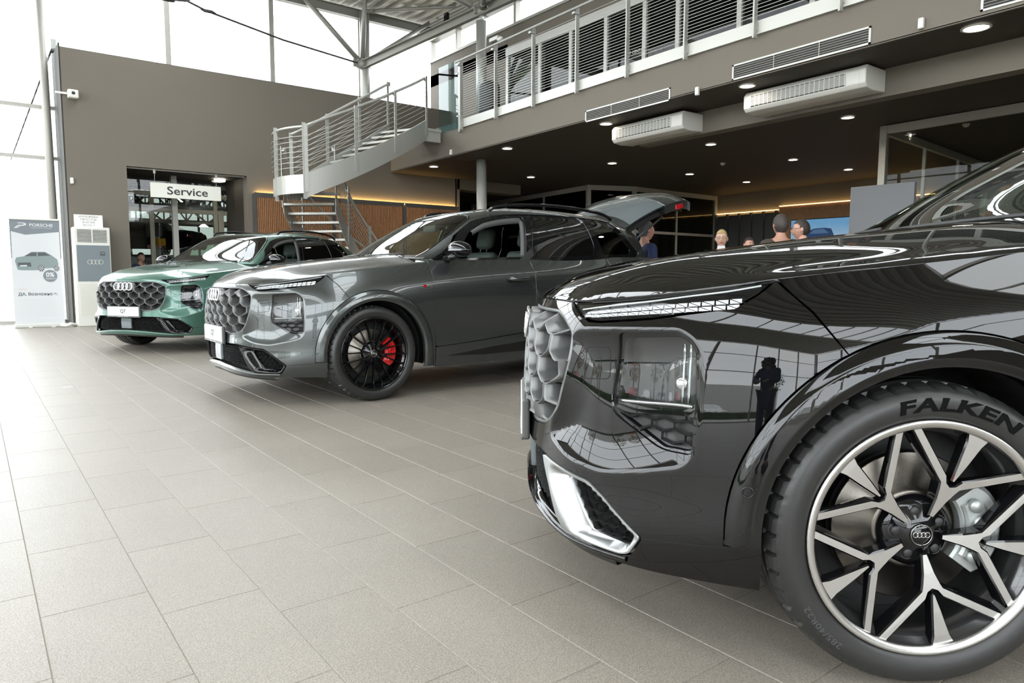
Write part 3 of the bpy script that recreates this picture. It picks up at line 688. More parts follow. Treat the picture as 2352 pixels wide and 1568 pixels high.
def build_car(name,label,pose,P,style,cal,frame_m,plate=None,tailgate='closed',win_down=True,group=None):
    c=thing(name,label,'car',(pose[0],pose[1],0),pose[2],group)
    # --- painted panels
    lampR=mirr(LAMP)
    part(c,'front_bumper','bumper',lambda:patch('front_bumper',fS,BUMPER,[GRILLE,INTAKE,LAMP,lampR],h=.0105,hdepth=.030,creases=[q*[m_,1] for m_ in (1,-1) for q in [RECESS[0][0]]+[inset_poly(resample(RECESS[0][0],.008),d_) for d_ in (-.009,-.0045,.0045,.009,.0145)]]),P)
    part(c,'hood','hood',m_hood,P)
    for s in (1,-1):
        mr=s<0;k='L' if s>0 else 'R'
        part(c,'fender','fender'+k,lambda:patch('fender',fS,FENDER,h=.017,mirror=mr),P)
        part(c,'wheel_arch_trim','flare'+k,lambda:patch('wheel_arch_trim',fS,FLARE_F,h=.010,depth=.035,mirror=mr,ext=flare_ext,creases=[arc(AX,r_,-12,192,120) for r_ in (.506,.514,.498,.490,.460,.453,.446,.440)]),P)
        d=part(c,'front_door','fdoor'+k,lambda:patch('front_door',fS,FDOOR,h=.022,mirror=mr),P)
        def handle(x=-1.47):
            mb=MB();mb.tube([(x+.115,s*.992,.998),(x+.10,s*1.012,1.0),(x+.05,s*1.018,1.002),(x-.05,s*1.018,1.004),(x-.10,s*1.012,1.006),(x-.115,s*.992,1.006)],.014,8,rs=[.014,.022,.024,.024,.022,.014]);return mb.mesh('door_handle',None)
        part(d,'door_handle','handle'+k,handle,P)
        d=part(c,'rear_door','rdoor'+k,lambda:patch('rear_door',fS,RDOOR,h=.025,mirror=mr),P)
        part(d,'door_handle','handle2'+k,lambda:handle(-2.60),P)
        part(c,'side_skirt','skirt'+k,lambda:patch('side_skirt',fS,SKIRT,h=.025,mirror=mr),P)
        part(c,'sill_trim','wedge'+k,lambda:patch('sill_trim',fS,WEDGE,h=.02,mirror=mr,ext=lambda Q:.006),M_GB)
        part(c,'rear_quarter_panel','quarter'+k,lambda:patch('rear_quarter_panel',fS,QUARTER,h=.03,mirror=mr),P)
        # lamps
        lp=part(c,'headlight','lens'+k,lambda:patch('headlight',fS,LENS,h=.012,gap=.0,depth=.0,mirror=mr,ext=lambda Q:-.004-.14*np.maximum(.062-_off(np.abs(Q[:,0]),Q[:,1]),0)),glass('lens_glass',(.80,.82,.82),1.,ior=1.62))
        part(lp,'lamp_bezel','bezel'+k,lambda:patch('lamp_bezel',fS,LAMP,[LENS,LMESH],h=.012,gap=.0,depth=.0,hdepth=.055,mirror=mr,ext=lambda Q:-.011),M_GB)
        part(lp,'reflector','refl'+k,lambda:patch('reflector',fS,inset_poly(np.array(LENS),-.012),h=.02,gap=0,depth=0,mirror=mr,ext=lambda Q:-.040-.4*np.maximum(.062-_off(np.abs(Q[:,0]),Q[:,1]),0)),mat('lamp_interior',(.02,.02,.022),.25,.2))
        def proj_(z=.757,u=1.000,r=.024):
            q=S([s*u],[z],-.035)[0];mb=MB();mb.sphere(q,r,n=16,m=10);return mb.mesh('projector_lens',None)
        part(lp,'projector_lens','proj'+k,proj_,M_CH)
        def bars():
            mb=MB()
            for u0 in (1.003,1.022): 
                pts=[S([s*u0],[z],-.018)[0] for z in np.linspace(.70,.865,8)];mb.tube(pts,.0045,6)
            pts=[S([s*u0],[.694+.008*(u0-.8)/.24],-.012)[0] for u0 in np.linspace(.80,1.036,10)];mb.tube(pts,.006,6);return mb.mesh('lamp_trim',None)
        part(lp,'lamp_trim','ltrim'+k,bars,mat('lamp_trim',(.3,.31,.31),.15,.9))
        mi=part(c,'lamp_mesh','lmesh'+k,lambda:honeycomb(fS,inset_poly(np.array(LMESH),.002),.070,.038,-.008,-.018,.009,mirror=mr,name='lamp_mesh'),mat('mesh_gloss',(.05,.05,.05),.15,.6,coat=1.));mi['kind']='stuff'
        part(c,'mesh_backing','lmback'+k,lambda:patch('mesh_backing',fS,inset_poly(np.array(LMESH),-.004),h=.03,gap=0,depth=0,mirror=mr,ext=lambda Q:-.034),mat('mesh_back',(.014,.014,.014),.4))
        # daytime light slot
        dl=part(c,'daytime_light','drlback'+k,lambda:patch('daytime_light',fS,DRL,h=.02,gap=.0015,depth=.01,mirror=mr,ext=lambda Q:-.012),M_GB)
        def drl_tri(i,r,flip_=False):
            u0=.628+i*.037+(.006*r);t=(u0-.6)/.55
            zlo=.921+.036*max(0,(u0-.66))/.45;zhi=.936+.048*(u0-.62)/.5
            zhi=min(zhi,float(edge_z([u0])[0])-.010);zm=(zlo+zhi)/2
            za,zb_=(zlo,zm-.0015) if r==0 else (zm+.0015,zhi)
            Q=([(u0,za),(u0+.030,za+.002),(u0-.001,zb_)] if not flip_ else [(u0+.033,za+.002),(u0+.033,zb_+.003),(u0+.002,zb_+.001)])
            Q2=[(u0+.003-.03+.028,za),(u0+.03,zb_)]
            V=[S([s*q[0]],[q[1]],-.006)[0] for q in Q];cc=np.mean(V,axis=0)+.004*(np.mean(V,axis=0)-CEN)/np.linalg.norm(np.mean(V,axis=0)-CEN)
            c0=np.mean(V,axis=0);V=[list(c0+(np.array(v)-c0)*.86) for v in V];B=[S([s*q[0]],[q[1]],-.014)[0] for q in Q]
            V=V+B+[cc];F=[(0,1,6),(1,2,6),(2,0,6),(0,3,4,1),(1,4,5,2),(2,5,3,0)]
            return mk('light_element',V,F,None,False)
        for i in range(14):
            for r in (0,1):
                for fl in (False,True): part(dl,'light_element',f'drl{k}{i}{r}{fl}',lambda:drl_tri(i,r,fl),M_DRLW)
        part(dl,'light_strip','drlstrip'+k,lambda:strip('light_strip',fS,[(.60,.943),(.72,.957),(.9,.977),(1.1,1.003),(1.20,1.020)],.006,-.004,h=.03,mirror=mr,e1=-.014),M_SAT)
        part(dl,'light_cover','drlglass'+k,lambda:patch('light_cover',fS,DRL,h=.03,gap=.003,depth=0,mirror=mr,ext=lambda Q:-.0015),G_CLR)
        # washer cover, sensor
        part(c,'washer_cover','wash'+k,lambda:strip('washer_cover',fS,WASH,.0035,.0006,closed=True,h=.01,mirror=mr),M_LINER)
        def sens():
            mb=MB()
            q=S([ux(.440)],[.505],float(flare_ext(np.array([[ux(.440),.505]]))[0])+.001)[0];n=normals_of(fS,np.array([[ux(.398),.505]]))[0];n=n*(1 if n[1]>0 else -1);n=Vector(n);M=Matrix.Translation(Vector(q))@n.to_track_quat('Z','Y').to_matrix().to_4x4()
            mb.tube([M@Vector((.0135*math.cos(a*PI/12),.0135*math.sin(a*PI/12),0)) for a in range(24)],.0016,6,closed=True)
            mb.V=[(v[0],v[1]*s,v[2]) for v in mb.V];return mb.mesh('parking_sensor',None)
        part(c,'parking_sensor','sens'+k,sens,P)
        # lower side intake
        part(c,'intake_frame','frame'+k,lambda:patch('intake_frame',fS,FRO,[FRI],h=.012,gap=.0015,depth=.02,hdepth=.03,mirror=mr,ext=ext_frame),frame_m)
        mi=part(c,'intake_mesh','imesh'+k,lambda:honeycomb(fS,inset_poly(np.array(FRI),-.006),.040,.036,-.042,-.062,.005,mirror=mr,name='intake_mesh'),M_PL);mi['kind']='stuff'
        # side glass and trims
        part(c,'window_surround','sur'+k,lambda:patch('window_surround',fG,SUR,[WF,WR,WQ],h=.022,gap=.001,depth=.006,hdepth=.018,sc=(1,.95),mirror=mr),M_GB)
        part(c,'rear_door_window','wr'+k,lambda:patch('rear_door_window',fG,WR,h=.05,gap=.002,depth=0,sc=(1,.95),mirror=mr,ext=lambda Q:-.004),G_DARK)
        part(c,'quarter_window','wq'+k,lambda:patch('quarter_window',fG,WQ,h=.05,gap=.002,depth=0,sc=(1,.95),mirror=mr,ext=lambda Q:-.004),glass('tinted_glass',(.10,.13,.11),1.) if style=='multi' else G_DARK)
        part(c,'window_seal','seal'+k,lambda:strip('window_seal',fG,[(-1.10,.725),(-1.26,.702),(-1.48,.697),(-1.70,.695),(-1.715,.72),(-1.64,.975)],.045,-.004,h=.03,mirror=mr,e1=-.03),mat('seal_grey',(.055,.055,.055),.5,bump=(200,.2)))
        if s<0: part(c,'front_door_window','wf'+k,lambda:patch('front_door_window',fG,WF,h=.05,gap=.002,depth=0,sc=(1,.95),mirror=mr,ext=lambda Q:-.006),glass('side_glass',(.55,.66,.58),1.))
        part(c,'pillar_trim','ptrim'+k,lambda:strip('pillar_trim',fG,[(-1.845,.66),(-1.80,.80),(-1.735,.985)],.006,.002,h=.05,mirror=mr),M_RUB)
        # roof rail
        def rail():
            mb=MB();P_=[(-1.40,.610,1.655),(-1.46,.618,1.690),(-1.62,.625,1.715),(-1.9,.628,1.735),(-2.2,.628,1.742),(-2.5,.625,1.735),(-2.8,.615,1.712),(-2.98,.605,1.682),(-3.06,.598,1.645)]
            c2=NS(range(len(P_)),P_);q=c2(np.linspace(0,len(P_)-1,40));q[:,1]*=s;mb.tube([tuple(a) for a in q],.017,8);return mb.mesh('roof_rail',None)
        part(c,'roof_rail','rail'+k,rail,M_GB)
        # mirror
        fold=s<0 and tailgate=='open' or s<0 and style=='silver'
        def mir():
            V=[];F=[];n,m_=18,12
            for i in range(m_+1):
                t=PI*i/m_
                for j in range(n):
                    a=2*PI*j/n;ex=lambda v,p:math.copysign(abs(v)**p,v)
                    dx=ex(math.sin(t),.8)*ex(math.cos(a),.9);dz=ex(math.sin(t),.8)*ex(math.sin(a),.9);dy=ex(math.cos(t),.9)
                    x=(-.80+(.115 if dx>0 else .05)*dx) if not fold else -.93+.10*dx;y=(1.045+.125*dy) if not fold else .955+.045*dy;z=1.262+.070*dz*(1-.22*max(0,dy))-.012*dy
                    V.append((x,y*s,z))
            for i in range(m_):
                for j in range(n):
                    q=(i*n+j,i*n+(j+1)%n,(i+1)*n+(j+1)%n,(i+1)*n+j);F.append(q if s<0 else q[::-1])
            mb=MB();mb.add(V,F,0,True)
            mb.tube([(-.74,s*.86,1.175),(-.77,s*.93,1.192),(-.79,s*(1.0 if not fold else .95),1.215)],.03,8,rs=[.035,.028,.03]);return mb.mesh('wing_mirror',None)
        wm=part(c,'wing_mirror','mir'+k+str(fold),mir,M_GB)
        def led():
            pts=[(-.80+.121*math.cos(t),s*(1.045+.10*q),1.250) for q,t in ((-.9,.9),(-.3,.25),(.4,.25),(1.05,.9))]
            return MB().tube(pts,.006,6).mesh('turn_signal',None)
        if not fold: part(wm,'turn_signal','led'+k,led,M_SAT)
        # wheels
        build_wheel(c,style,(0,s*.968,.393),s<0,cal)
        build_wheel(c,style,(-3.0,s*.968,.393),s<0,cal)
        def well(x0):
            mb=MB();V=[];F=[];n=20
            for i in range(n+1):
                a=PI*i/n*1.16-.08*PI;V+=[(x0-.02+.445*math.cos(a),s*.88,.393+.450*math.sin(a)),(x0-.02+.445*math.cos(a),s*.60,.393+.450*math.sin(a))]
            F=[(2*i,2*i+1,2*i+3,2*i+2) for i in range(n)]+[tuple(2*i+1 for i in range(n+1))];mb.add(V,F,0,True);return mb.mesh('wheel_well',None)
        part(c,'wheel_well','well'+k,lambda:well(0),M_LINER);part(c,'wheel_well','well2'+k,lambda:well(-3.0),M_LINER)
        def badge(c_,w_,h_,dx):
            q=S([ux(-.47+dx)],[.945],.002)[0];mb=MB();mb.bev((q[0]-w_,s*q[1]-.0015*s,q[2]-h_) if s>0 else (q[0]-w_,q[1]-.002,q[2]-h_),(q[0]+w_,abs(q[1])+.002,q[2]+h_) if s>0 else (q[0]+w_,q[1]+.002,q[2]+h_),.001);mb.V=[(v[0],v[1]*(s if s<0 and v[1]>0 else 1),v[2]) for v in mb.V];return mb.mesh('side_badge',None)
        part(c,'side_badge','bdg1'+k,lambda:badge(0,.014,.010,.0),M_RED);part(c,'side_badge','bdg2'+k,lambda:badge(0,.028,.006,-.045),M_ALU)
        # bumper seam
        part(c,'panel_seam','seam'+k,lambda:strip('panel_seam',fS,[(.918,.332),(1.0,.338),(1.10,.343),(ux(.42),.351)],.0035,.0006,mirror=mr),M_LINER)
        part(c,'wiper','wiper'+k,lambda:MB().tube([tuple(G([-.53-.004*i],[s*(.05+.075*i) if s>0 else s*(.55-.075*i)],.012)[0]) for i in range(7)],.007,6).mesh('wiper',None),M_PL)
    # --- glass and roof
    part(c,'windscreen','ws',lambda:patch('windscreen',fG,WS,h=.04,gap=.001,depth=.004,sc=(1,.95)),G_WS)
    part(c,'roof_frame','frm',lambda:patch('roof_frame',fG,FRAMEP,[WS,PANO],h=.022,gap=.001,depth=.012,sc=(1,.95)),P)
    part(c,'glass_roof','pano',lambda:patch('glass_roof',fG,PANO,h=.05,gap=.002,depth=.004,sc=(1,.95)),G_DARK)
    part(c,'windscreen_trim','wtrim',lambda:strip('windscreen_trim',fG,[(-.53,.648),(-.62,.652),(-.8,.638),(-.95,.624),(-1.1,.600),(-1.2,.575),(-1.25,.53),(-1.29,.2),(-1.30,0),(-1.29,-.2),(-1.25,-.53),(-1.2,-.575),(-1.1,-.600),(-.95,-.624),(-.8,-.638),(-.62,-.652),(-.53,-.648)],.022,.0015,h=.03),M_GB)
    part(c,'cowl','cowl',m_cowl,M_PL)
    # --- grille
    part(c,'grille_backing','gback',lambda:patch('grille_backing',fS,inset_poly(np.array(GRILLE),-.006),h=.03,gap=0,depth=0,ext=lambda Q:-.058),mat('grille_dark',(.006,.006,.006),.6))
    part(c,'grille_surround','gsur',lambda:strip('grille_surround',fS,inset_poly(np.array(GRILLE),.006),.014,-.004,closed=True,h=.015,e1=-.03),M_GR)
    gp=np.array(GRILLE)
    for i,(u0,z0) in enumerate(CELLS):
        if poly_sd(gp,np.array([u0]),np.array([z0]))[0]>-.03 and abs(u0)<.68:
            part(c,'grille_cell',f'cell{i}',lambda:m_gcell(u0,z0),M_GR)
    # ring emblem
    def emb():
        mb=MB()
        for i in range(4):
            cy_=(i-1.5)*.069;mb.tube([tuple(S([cy_+.047*math.cos(2*PI*a/28)],[.872+.047*math.sin(2*PI*a/28)],.030)[0]) for a in range(28)],.0062,8,closed=True)
        return mb.mesh('ring_emblem',None)
    part(c,'emblem_plate','embp',lambda:patch('emblem_plate',fS,fillet([(-.155,.922),(.155,.922),(.155,.822),(-.155,.822)],.04),h=.03,gap=0,depth=.05,ext=lambda Q:.018),M_GR)
    part(c,'ring_emblem','emb',emb,M_CH)
    # plate
    def plm():
        mb=MB();mb.bev((.985,-.272,.474),(1.012,.272,.618),.008,0);mb.bev((1.008,-.272,.474),(1.016,.272,.486),.003,0);return mb.mesh('plate_holder',None)
    ph=part(c,'plate_holder','ph',plm,mat('plate_grey',(.07,.072,.07),.4))
    pl=part(ph,'licence_plate','pl',lambda:MB().bev((1.006,-.258,.492),(1.0165,.258,.608),.003,0).mesh('licence_plate',None),M_WHITE)
    Mx=frame((1.0175,0,.553),(0,1,0),(0,0,1))
    me_=part(ph,'plate_text','pltxt',lambda:(lambda V,F:mk('plate_text',[tuple(Mx@Vector(v)) for v in V],F))(*text_mesh('Q7',.066,.0006,1.,.0012)),mat('print_grey',(.04,.04,.04),.6))
    part(ph,'plate_small_text','plt2',lambda:(lambda V,F:mk('plate_small_text',[tuple(frame((1.0175,0,.481),(0,1,0),(0,0,1))@Vector(v)) for v in V],F))(*text_mesh('PORSCHE SKOPJE',.016,.0004,1.5)),M_WHITE)
    # lower intake
    ih=[(0,.470),(.43,.470),(.52,.40),(.575,.318),(.3,.318),(0,.322)]
    mi=part(c,'lower_grille','lgr',lambda:honeycomb(fS,np.array(sym(ih)),.050,.026,-.030,-.050,.006,name='lower_grille'),M_PL);mi['kind']='stuff'
    part(c,'intake_backing','iback',lambda:patch('intake_backing',fS,inset_poly(np.array(INTAKE),-.004),h=.04,gap=0,depth=0,ext=lambda Q:-.075),M_LINER)
    part(c,'radar_panel','radar',lambda:patch('radar_panel',fS,fillet([(-.075,.462),(.085,.462),(.085,.330),(-.075,.330)],.012),h=.03,gap=0,depth=.02,ext=lambda Q:-.012),M_SENS)
    part(c,'chin_lip','chin',lambda:strip('chin_lip',fS,[(-.86,.256),(-.62,.258),(-.3,.284),(0,.294),(.3,.284),(.62,.258),(.86,.256)],.018,.010,h=.03),P if style!='silver' else M_GB)
    part(c,'splitter','split',lambda:strip('splitter',fS,[(.80,.222),(.65,.226),(.35,.236),(0,.242),(-.35,.236),(-.65,.226),(-.80,.222)],.04,-.016,h=.03,e1=-.08),M_PL)
    # --- inner shell and cabin
    def floorpan():
        mb=MB();mb.box((-3.9,-.58,.24),(.55,.58,.36));mb.box((-2.4,-.90,.24),(-.60,.90,.34));mb.box((.48,-.60,.22),(.80,.60,.25));return mb.mesh('floor_pan',None)
    part(c,'floor_pan','pan',floorpan,M_LINER)
    def liner():
        mb=MB();mb.box((-3.55,-.84,.36),(-.62,-.80,1.13));mb.box((-3.55,.80,.36),(-.62,.84,1.13));mb.box((-.60,-.80,.36),(-.55,.80,1.10));mb.box((.50,-.60,.30),(.56,.60,.93));return mb.mesh('cabin_lining',None)
    part(c,'cabin_lining','lin',liner,M_INT)
    def dash():
        mb=MB();mb.bev((-.86,-.80,.85),(-.56,.80,1.145),.05,seg=3);mb.bev((-.98,-.78,.80),(-.84,.78,1.09),.04,seg=3);mb.bev((-.99,-.13,1.06),(-.95,.40,1.19),.01);return mb.mesh('dashboard',None)
    part(c,'dashboard','dash',dash,M_INT)
    def seat(y):
        mb=MB();mb.bev((-1.95,y-.26,.62),(-1.38,y+.26,.78),.06,seg=3)
        Mt=Matrix.Translation((-1.90,y,.72))@Matrix.Rotation(-.22,4,'Y')
        mb.bev((-.07,-.25,0),(.07,.25,.58),.06,seg=3,M=Mt);mb.bev((-.06,-.135,.62),(.05,.135,.85),.055,seg=3,M=Mt);mb.cyl(Mt@Vector((0,-.06,.55)),Mt@Vector((0,-.06,.66)),.008,8);mb.cyl(Mt@Vector((0,.06,.55)),Mt@Vector((0,.06,.66)),.008,8)
        return mb.mesh('seat',None)
    for y in (.38,-.38): part(c,'seat',f'seat{y}',lambda:seat(y),M_SEAT)
    part(c,'rear_bench','bench',lambda:MB().bev((-3.0,-.65,.62),(-2.5,.65,.78),.06,seg=3).bev((-3.1,-.65,.75),(-2.95,.65,1.30),.06,seg=3).mesh('rear_bench',None),M_INT)
    def steer():
        mb=MB();Mt=Matrix.Translation((-1.12,.38,1.00))@Matrix.Rotation(-.40,4,'Y')
        mb.tube([Mt@Vector((0,.185*math.cos(a*PI/16),.175*math.sin(a*PI/16))) for a in range(32)],.015,8,closed=True);mb.bev((-.03,-.07,-.06),(.03,.07,.05),.02,M=Mt);mb.cyl(Mt@Vector((0,-.18,0)),Mt@Vector((0,.18,0)),.014,6);return mb.mesh('steering_wheel',None)
    part(c,'steering_wheel','steer',steer,M_INT)
    part(c,'interior_mirror','imir',lambda:MB().bev((-1.12,-.12,1.46),(-1.09,.12,1.53),.012).mesh('interior_mirror',None),M_INT)
    def headl():
        us=np.linspace(-.6,.6,25);xs=np.linspace(-1.32,-3.3,18);V=[];F=[]
        for x in xs:
            V+=list(G([x]*25,us,-.03))
        for i in range(17):
            for j in range(24): F.append((i*25+j,i*25+j+1,(i+1)*25+j+1,(i+1)*25+j))
        return mk('headlining',V,F,None,True)
    part(c,'headlining','headl',headl,M_INT)
    part(c,'rear_bulkhead','bulk',lambda:MB().box((-3.16,-.74,.4),(-3.13,.74,1.2)).mesh('rear_bulkhead',None),M_INT)
    # --- rear end
    def rear():
        U0=TG_U;mbP=[(U0,1.10),(U0,.62),(ux(-3.53),.40),(ux(-3.51),.262),(UE,.262),(UE,.70)]
        Q=[(U0+.003,.70),(U0+.003,.62),(ux(-3.53)+.003,.40),(ux(-3.51)+.003,.262),(UE,.262),(UE,.70)]
        f=lambda s_:patch('rear_bumper',fS,Q,h=.04,mirror=s_<0)
        return f(1)
    rb=part(c,'rear_bumper','rbL',rear,P)
    part(c,'rear_bumper','rbR',lambda:patch('rear_bumper',fS,[(TG_U+.003,.70),(TG_U+.003,.62),(ux(-3.53)+.003,.40),(ux(-3.51)+.003,.262),(UE,.262),(UE,.70)],h=.04,mirror=True),P)
    TGS=[(TG_U+.003,.703),(UE,.703),(UE,1.20),(TG_U+.003,1.20)]
    if tailgate=='closed':
        part(c,'tailgate','tg',lambda:patch('tailgate',fG,TGP,[RWP],h=.035,gap=.002,depth=.01,sc=(1,.95)),P)
        part(c,'rear_window','rw',lambda:patch('rear_window',fG,RWP,h=.05,gap=.002,depth=.0,sc=(1,.95)),G_DARK)
        part(c,'tailgate_lower','tgsL',lambda:patch('tailgate_lower',fS,TGS,h=.05),P);part(c,'tailgate_lower','tgsR',lambda:patch('tailgate_lower',fS,TGS,h=.05,mirror=True),P)
        for s in (1,-1): part(c,'tail_light','tl%d'%s,lambda:patch('tail_light',fS,[(TG_U-.05,1.06),(UE-.06,1.05),(UE-.06,.99),(TG_U-.02,.96)],h=.05,mirror=s<0,ext=lambda Q:.006),M_RED)
    else:
        # raised tailgate: hinge at the roof end, swung up and back
        T=link('tailgate',None,c);T.location=(-3.20,0,1.66);T.rotation_euler=(0,math.radians(0),0)
        return_T=T
        prof=[(.0,.0),(-.10,.035),(-.25,.085),(-.42,.13),(-.60,.160),(-.78,.175),(-.92,.17),(-1.02,.15),(-1.12,.11)]
        wid=[.60,.63,.66,.70,.73,.75,.755,.74,.70]
        def shell(e,k0,k1,ws):
            pts=NS(range(9),prof)(np.linspace(k0,k1,14));w=NS(range(9),wid)(np.linspace(k0,k1,14))[:,0]*ws;V=[];F=[]
            for (x,z),ww in zip(pts,w):
                for y in np.linspace(-1,1,17): V.append((x,y*ww,z-.09*abs(y)**4*1.0+e-.05*y*y))
            for i in range(13):
                for j in range(16): F.append((i*17+j,i*17+j+1,i*17+18+j,i*17+17+j))
            return V,F
        def closed(k0,k1,e0,e1,ws=1.):
            V,F=shell(e0,k0,k1,ws);V2,F2=shell(e1,k0,k1,ws*.97);mb=MB();mb.add(V,F,0,True);mb.add(V2,[f[::-1] for f in F2],0,True)
            n=len(V);b=[j for j in range(17)]+[17*i+16 for i in range(1,14)]+[13*17+j for j in range(15,-1,-1)]+[17*i for i in range(12,0,-1)]
            mb.add(V+V2,[(b[i],b[(i+1)%len(b)],b[(i+1)%len(b)]+n,b[i]+n) for i in range(len(b))],0);return mb
        part(T,'tailgate_glass','tgg',lambda:closed(.2,4.2,.0,-.02,.96).mesh('tailgate_glass',None),mat('tail_glass_sky_tone',(.10,.115,.12),.03,spec=1.,coat=1.))  # paler base colour stands in for sky reflected in the glass
        part(T,'spoiler','tgsp',lambda:MB().add(*shell(.02,0,1.0,1.02)).mesh('spoiler',None),P)
        part(T,'tailgate_panel','tgp',lambda:closed(4.2,8,.0,-.10).mesh('tailgate_panel',None),P)
        part(T,'tailgate_lining','tgl',lambda:closed(1.,7.4,-.07,-.12,.86).mesh('tailgate_lining',None),M_INT)
        for s in (1,-1):
            part(T,'tail_light','otl%d'%s,lambda:MB().bev((-.93,s*.70-.07,-.06),(-.80,s*.70+.05,.0),.01).mesh('tail_light',None),M_RED)
            part(T,'gas_strut','str%d'%s,lambda:MB().cyl((-.02,s*.66,-.30),(-.62,s*.68,-.10),.011,8).mesh('gas_strut',None),M_PL)
        T.rotation_euler=(0,math.radians(14),0)
    return c
# ------------------------------------------------------------ the building
WALLC=(.150,.131,.104)
M_WALL=mat('wall_taupe',WALLC,.75,bump=(180,.25),noise=(1.2,.04))
M_CEIL=mat('ceiling_brown',(.042,.034,.025),.7,bump=(120,.2))
M_LIT=mat('white_metal',(.55,.55,.51),.35,.1)
M_STEEL=mat('grey_steel',(.43,.43,.395),.38,.35)
M_FRM=mat('frame_grey',(.40,.39,.35),.45,.2)
M_PW=mat('appliance_white',(.66,.65,.60),.4)
M_DARK=mat('dark_gap',(.02,.02,.02),.7)
M_WOOD=mat('slat_wood',(.36,.17,.075),.5,noise=(14,.35))
M_OAK=mat('oak_panel',(.36,.20,.105),.5,noise=(9,.3))
M_LED=mat('warm_led',(1,.7,.3),.5,emit=(1,.62,.22),estr=55.)
M_LAMP=mat('lamp_disc',(1,1,1),.5,emit=(1,.93,.80),estr=14.)
M_ROOF=mat('roof_sheet',(.50,.48,.42),.45,.2)
G_WIN=glass('window_glass',(.97,.985,.98),1.,ior=1.45)
G_DKR=glass('office_glass',(.55,.60,.55),1.,ior=1.3)
def tilt(V): return [(x,y,z+.0117*(16.43-y)*max(0,min(1,(z-.3)/3.3))) for x,y,z in V]
def tb(mb): mb.V=tilt(mb.V); return mb
# floor: tiles in thirds bond on a mortar bed
M_TILE=mat('floor_tile',(.238,.211,.176),.40,bump=(260,.45),noise=(2.5,.08),spec=.45)
nt=M_TILE.node_tree;b=nt.nodes['Principled BSDF']
t=nt.nodes.new('ShaderNodeTexCoord');n2=nt.nodes.new('ShaderNodeTexNoise');n2.inputs['Scale'].default_value=210;n2.inputs['Detail'].default_value=6
geo=nt.nodes.new('ShaderNodeNewGeometry');nt.links.new(geo.outputs['Position'],n2.inputs['Vector'])
for n in nt.nodes:
    if n.type=='TEX_NOISE' and n is not n2: nt.links.new(geo.outputs['Position'],n.inputs['Vector'])
mx=nt.nodes.new('ShaderNodeMix');mx.data_type='RGBA';mx.blend_type='MULTIPLY';mx.inputs['Factor'].default_value=1.
src=[l.from_socket for l in nt.links if l.to_socket==b.inputs['Base Color']][0]
rr=nt.nodes.new('ShaderNodeValToRGB');rr.color_ramp.elements[0].position=.38;rr.color_ramp.elements[0].color=(.72,.72,.72,1);rr.color_ramp.elements[1].position=.62;rr.color_ramp.elements[1].color=(1.14,1.14,1.14,1)
nt.links.new(n2.outputs['Fac'],rr.inputs[0]);nt.links.new(src,mx.inputs['A']);nt.links.new(rr.outputs[0],mx.inputs['B'])
oi=nt.nodes.new('ShaderNodeObjectInfo');mr_=nt.nodes.new('ShaderNodeMapRange');mr_.inputs['To Min'].default_value=.965;mr_.inputs['To Max'].default_value=1.035;nt.links.new(oi.outputs['Random'],mr_.inputs['Value'])
mx2=nt.nodes.new('ShaderNodeMix');mx2.data_type='RGBA';mx2.blend_type='MULTIPLY';mx2.inputs['Factor'].default_value=1.;nt.links.new(mx.outputs['Result'],mx2.inputs['A']);nt.links.new(mr_.outputs['Result'],mx2.inputs['B']);nt.links.new(mx2.outputs['Result'],b.inputs['Base Color'])
M_GROUT=mat('grout',(.30,.265,.215),.8)
floor=structure('floor',MB().box((-9,-14,-.06),(20.2,22,-.0015)),M_GROUT)
TX,TY=.29871,.60406
def tile_mesh():
    g=.0011;h=.0009;V=[(-TX/2+g,-TY/2+g,-.001),(TX/2-g,-TY/2+g,-.001),(TX/2-g,TY/2-g,-.001),(-TX/2+g,TY/2-g,-.001)]
    c=g+.0012;V+=[(-TX/2+c,-TY/2+c,h),(TX/2-c,-TY/2+c,h),(TX/2-c,TY/2-c,h),(-TX/2+c,TY/2-c,h)]
    return V,[(4,5,6,7),(0,1,5,4),(1,2,6,5),(2,3,7,6),(3,0,4,7)]
tv,tf=tile_mesh();tme=mk('floor_tile',tv,tf,M_TILE)
tiles=[]
for i in range(-30,68):
    x=.1132+TX*(i+.5);y0=2.51-.2014*i
    j0=int(math.floor((-6-y0)/TY))+1
    for j in range(j0,j0+47):
        y=y0+TY*(j+.5)
        if y<22: tiles.append((x,y))
def vis(x,y):
    v=np.array([x,y,-1.05]);d=v@_F
    if d<.5: return -1
    px=1176+F_PX*(v@_R)/d;py=784-F_PX*(v@_U)/d
    if px<-150 or px>2450 or py>1750: return -1
    return 1/d
sc_=sorted(((vis(x,y),x,y) for x,y in tiles),reverse=True)
near={(x,y) for v,x,y in sc_[:300] if v>0}
rest=MB()
for x,y in tiles:
    if (x,y) in near:
        o=link('floor_tile',tme,floor);o.location=(x,y,0)
    elif not(x>9 and y<-2):
        rest.V+=[(a+x,b_+y,c_) for a,b_,c_ in tv];n=len(rest.V)-8;rest.F+=[tuple(k+n for k in f) for f in tf];rest.M+=[0]*5;rest.S+=[False]*5
o=rest.obj('far_tiles',M_TILE,floor);o['kind']='stuff'
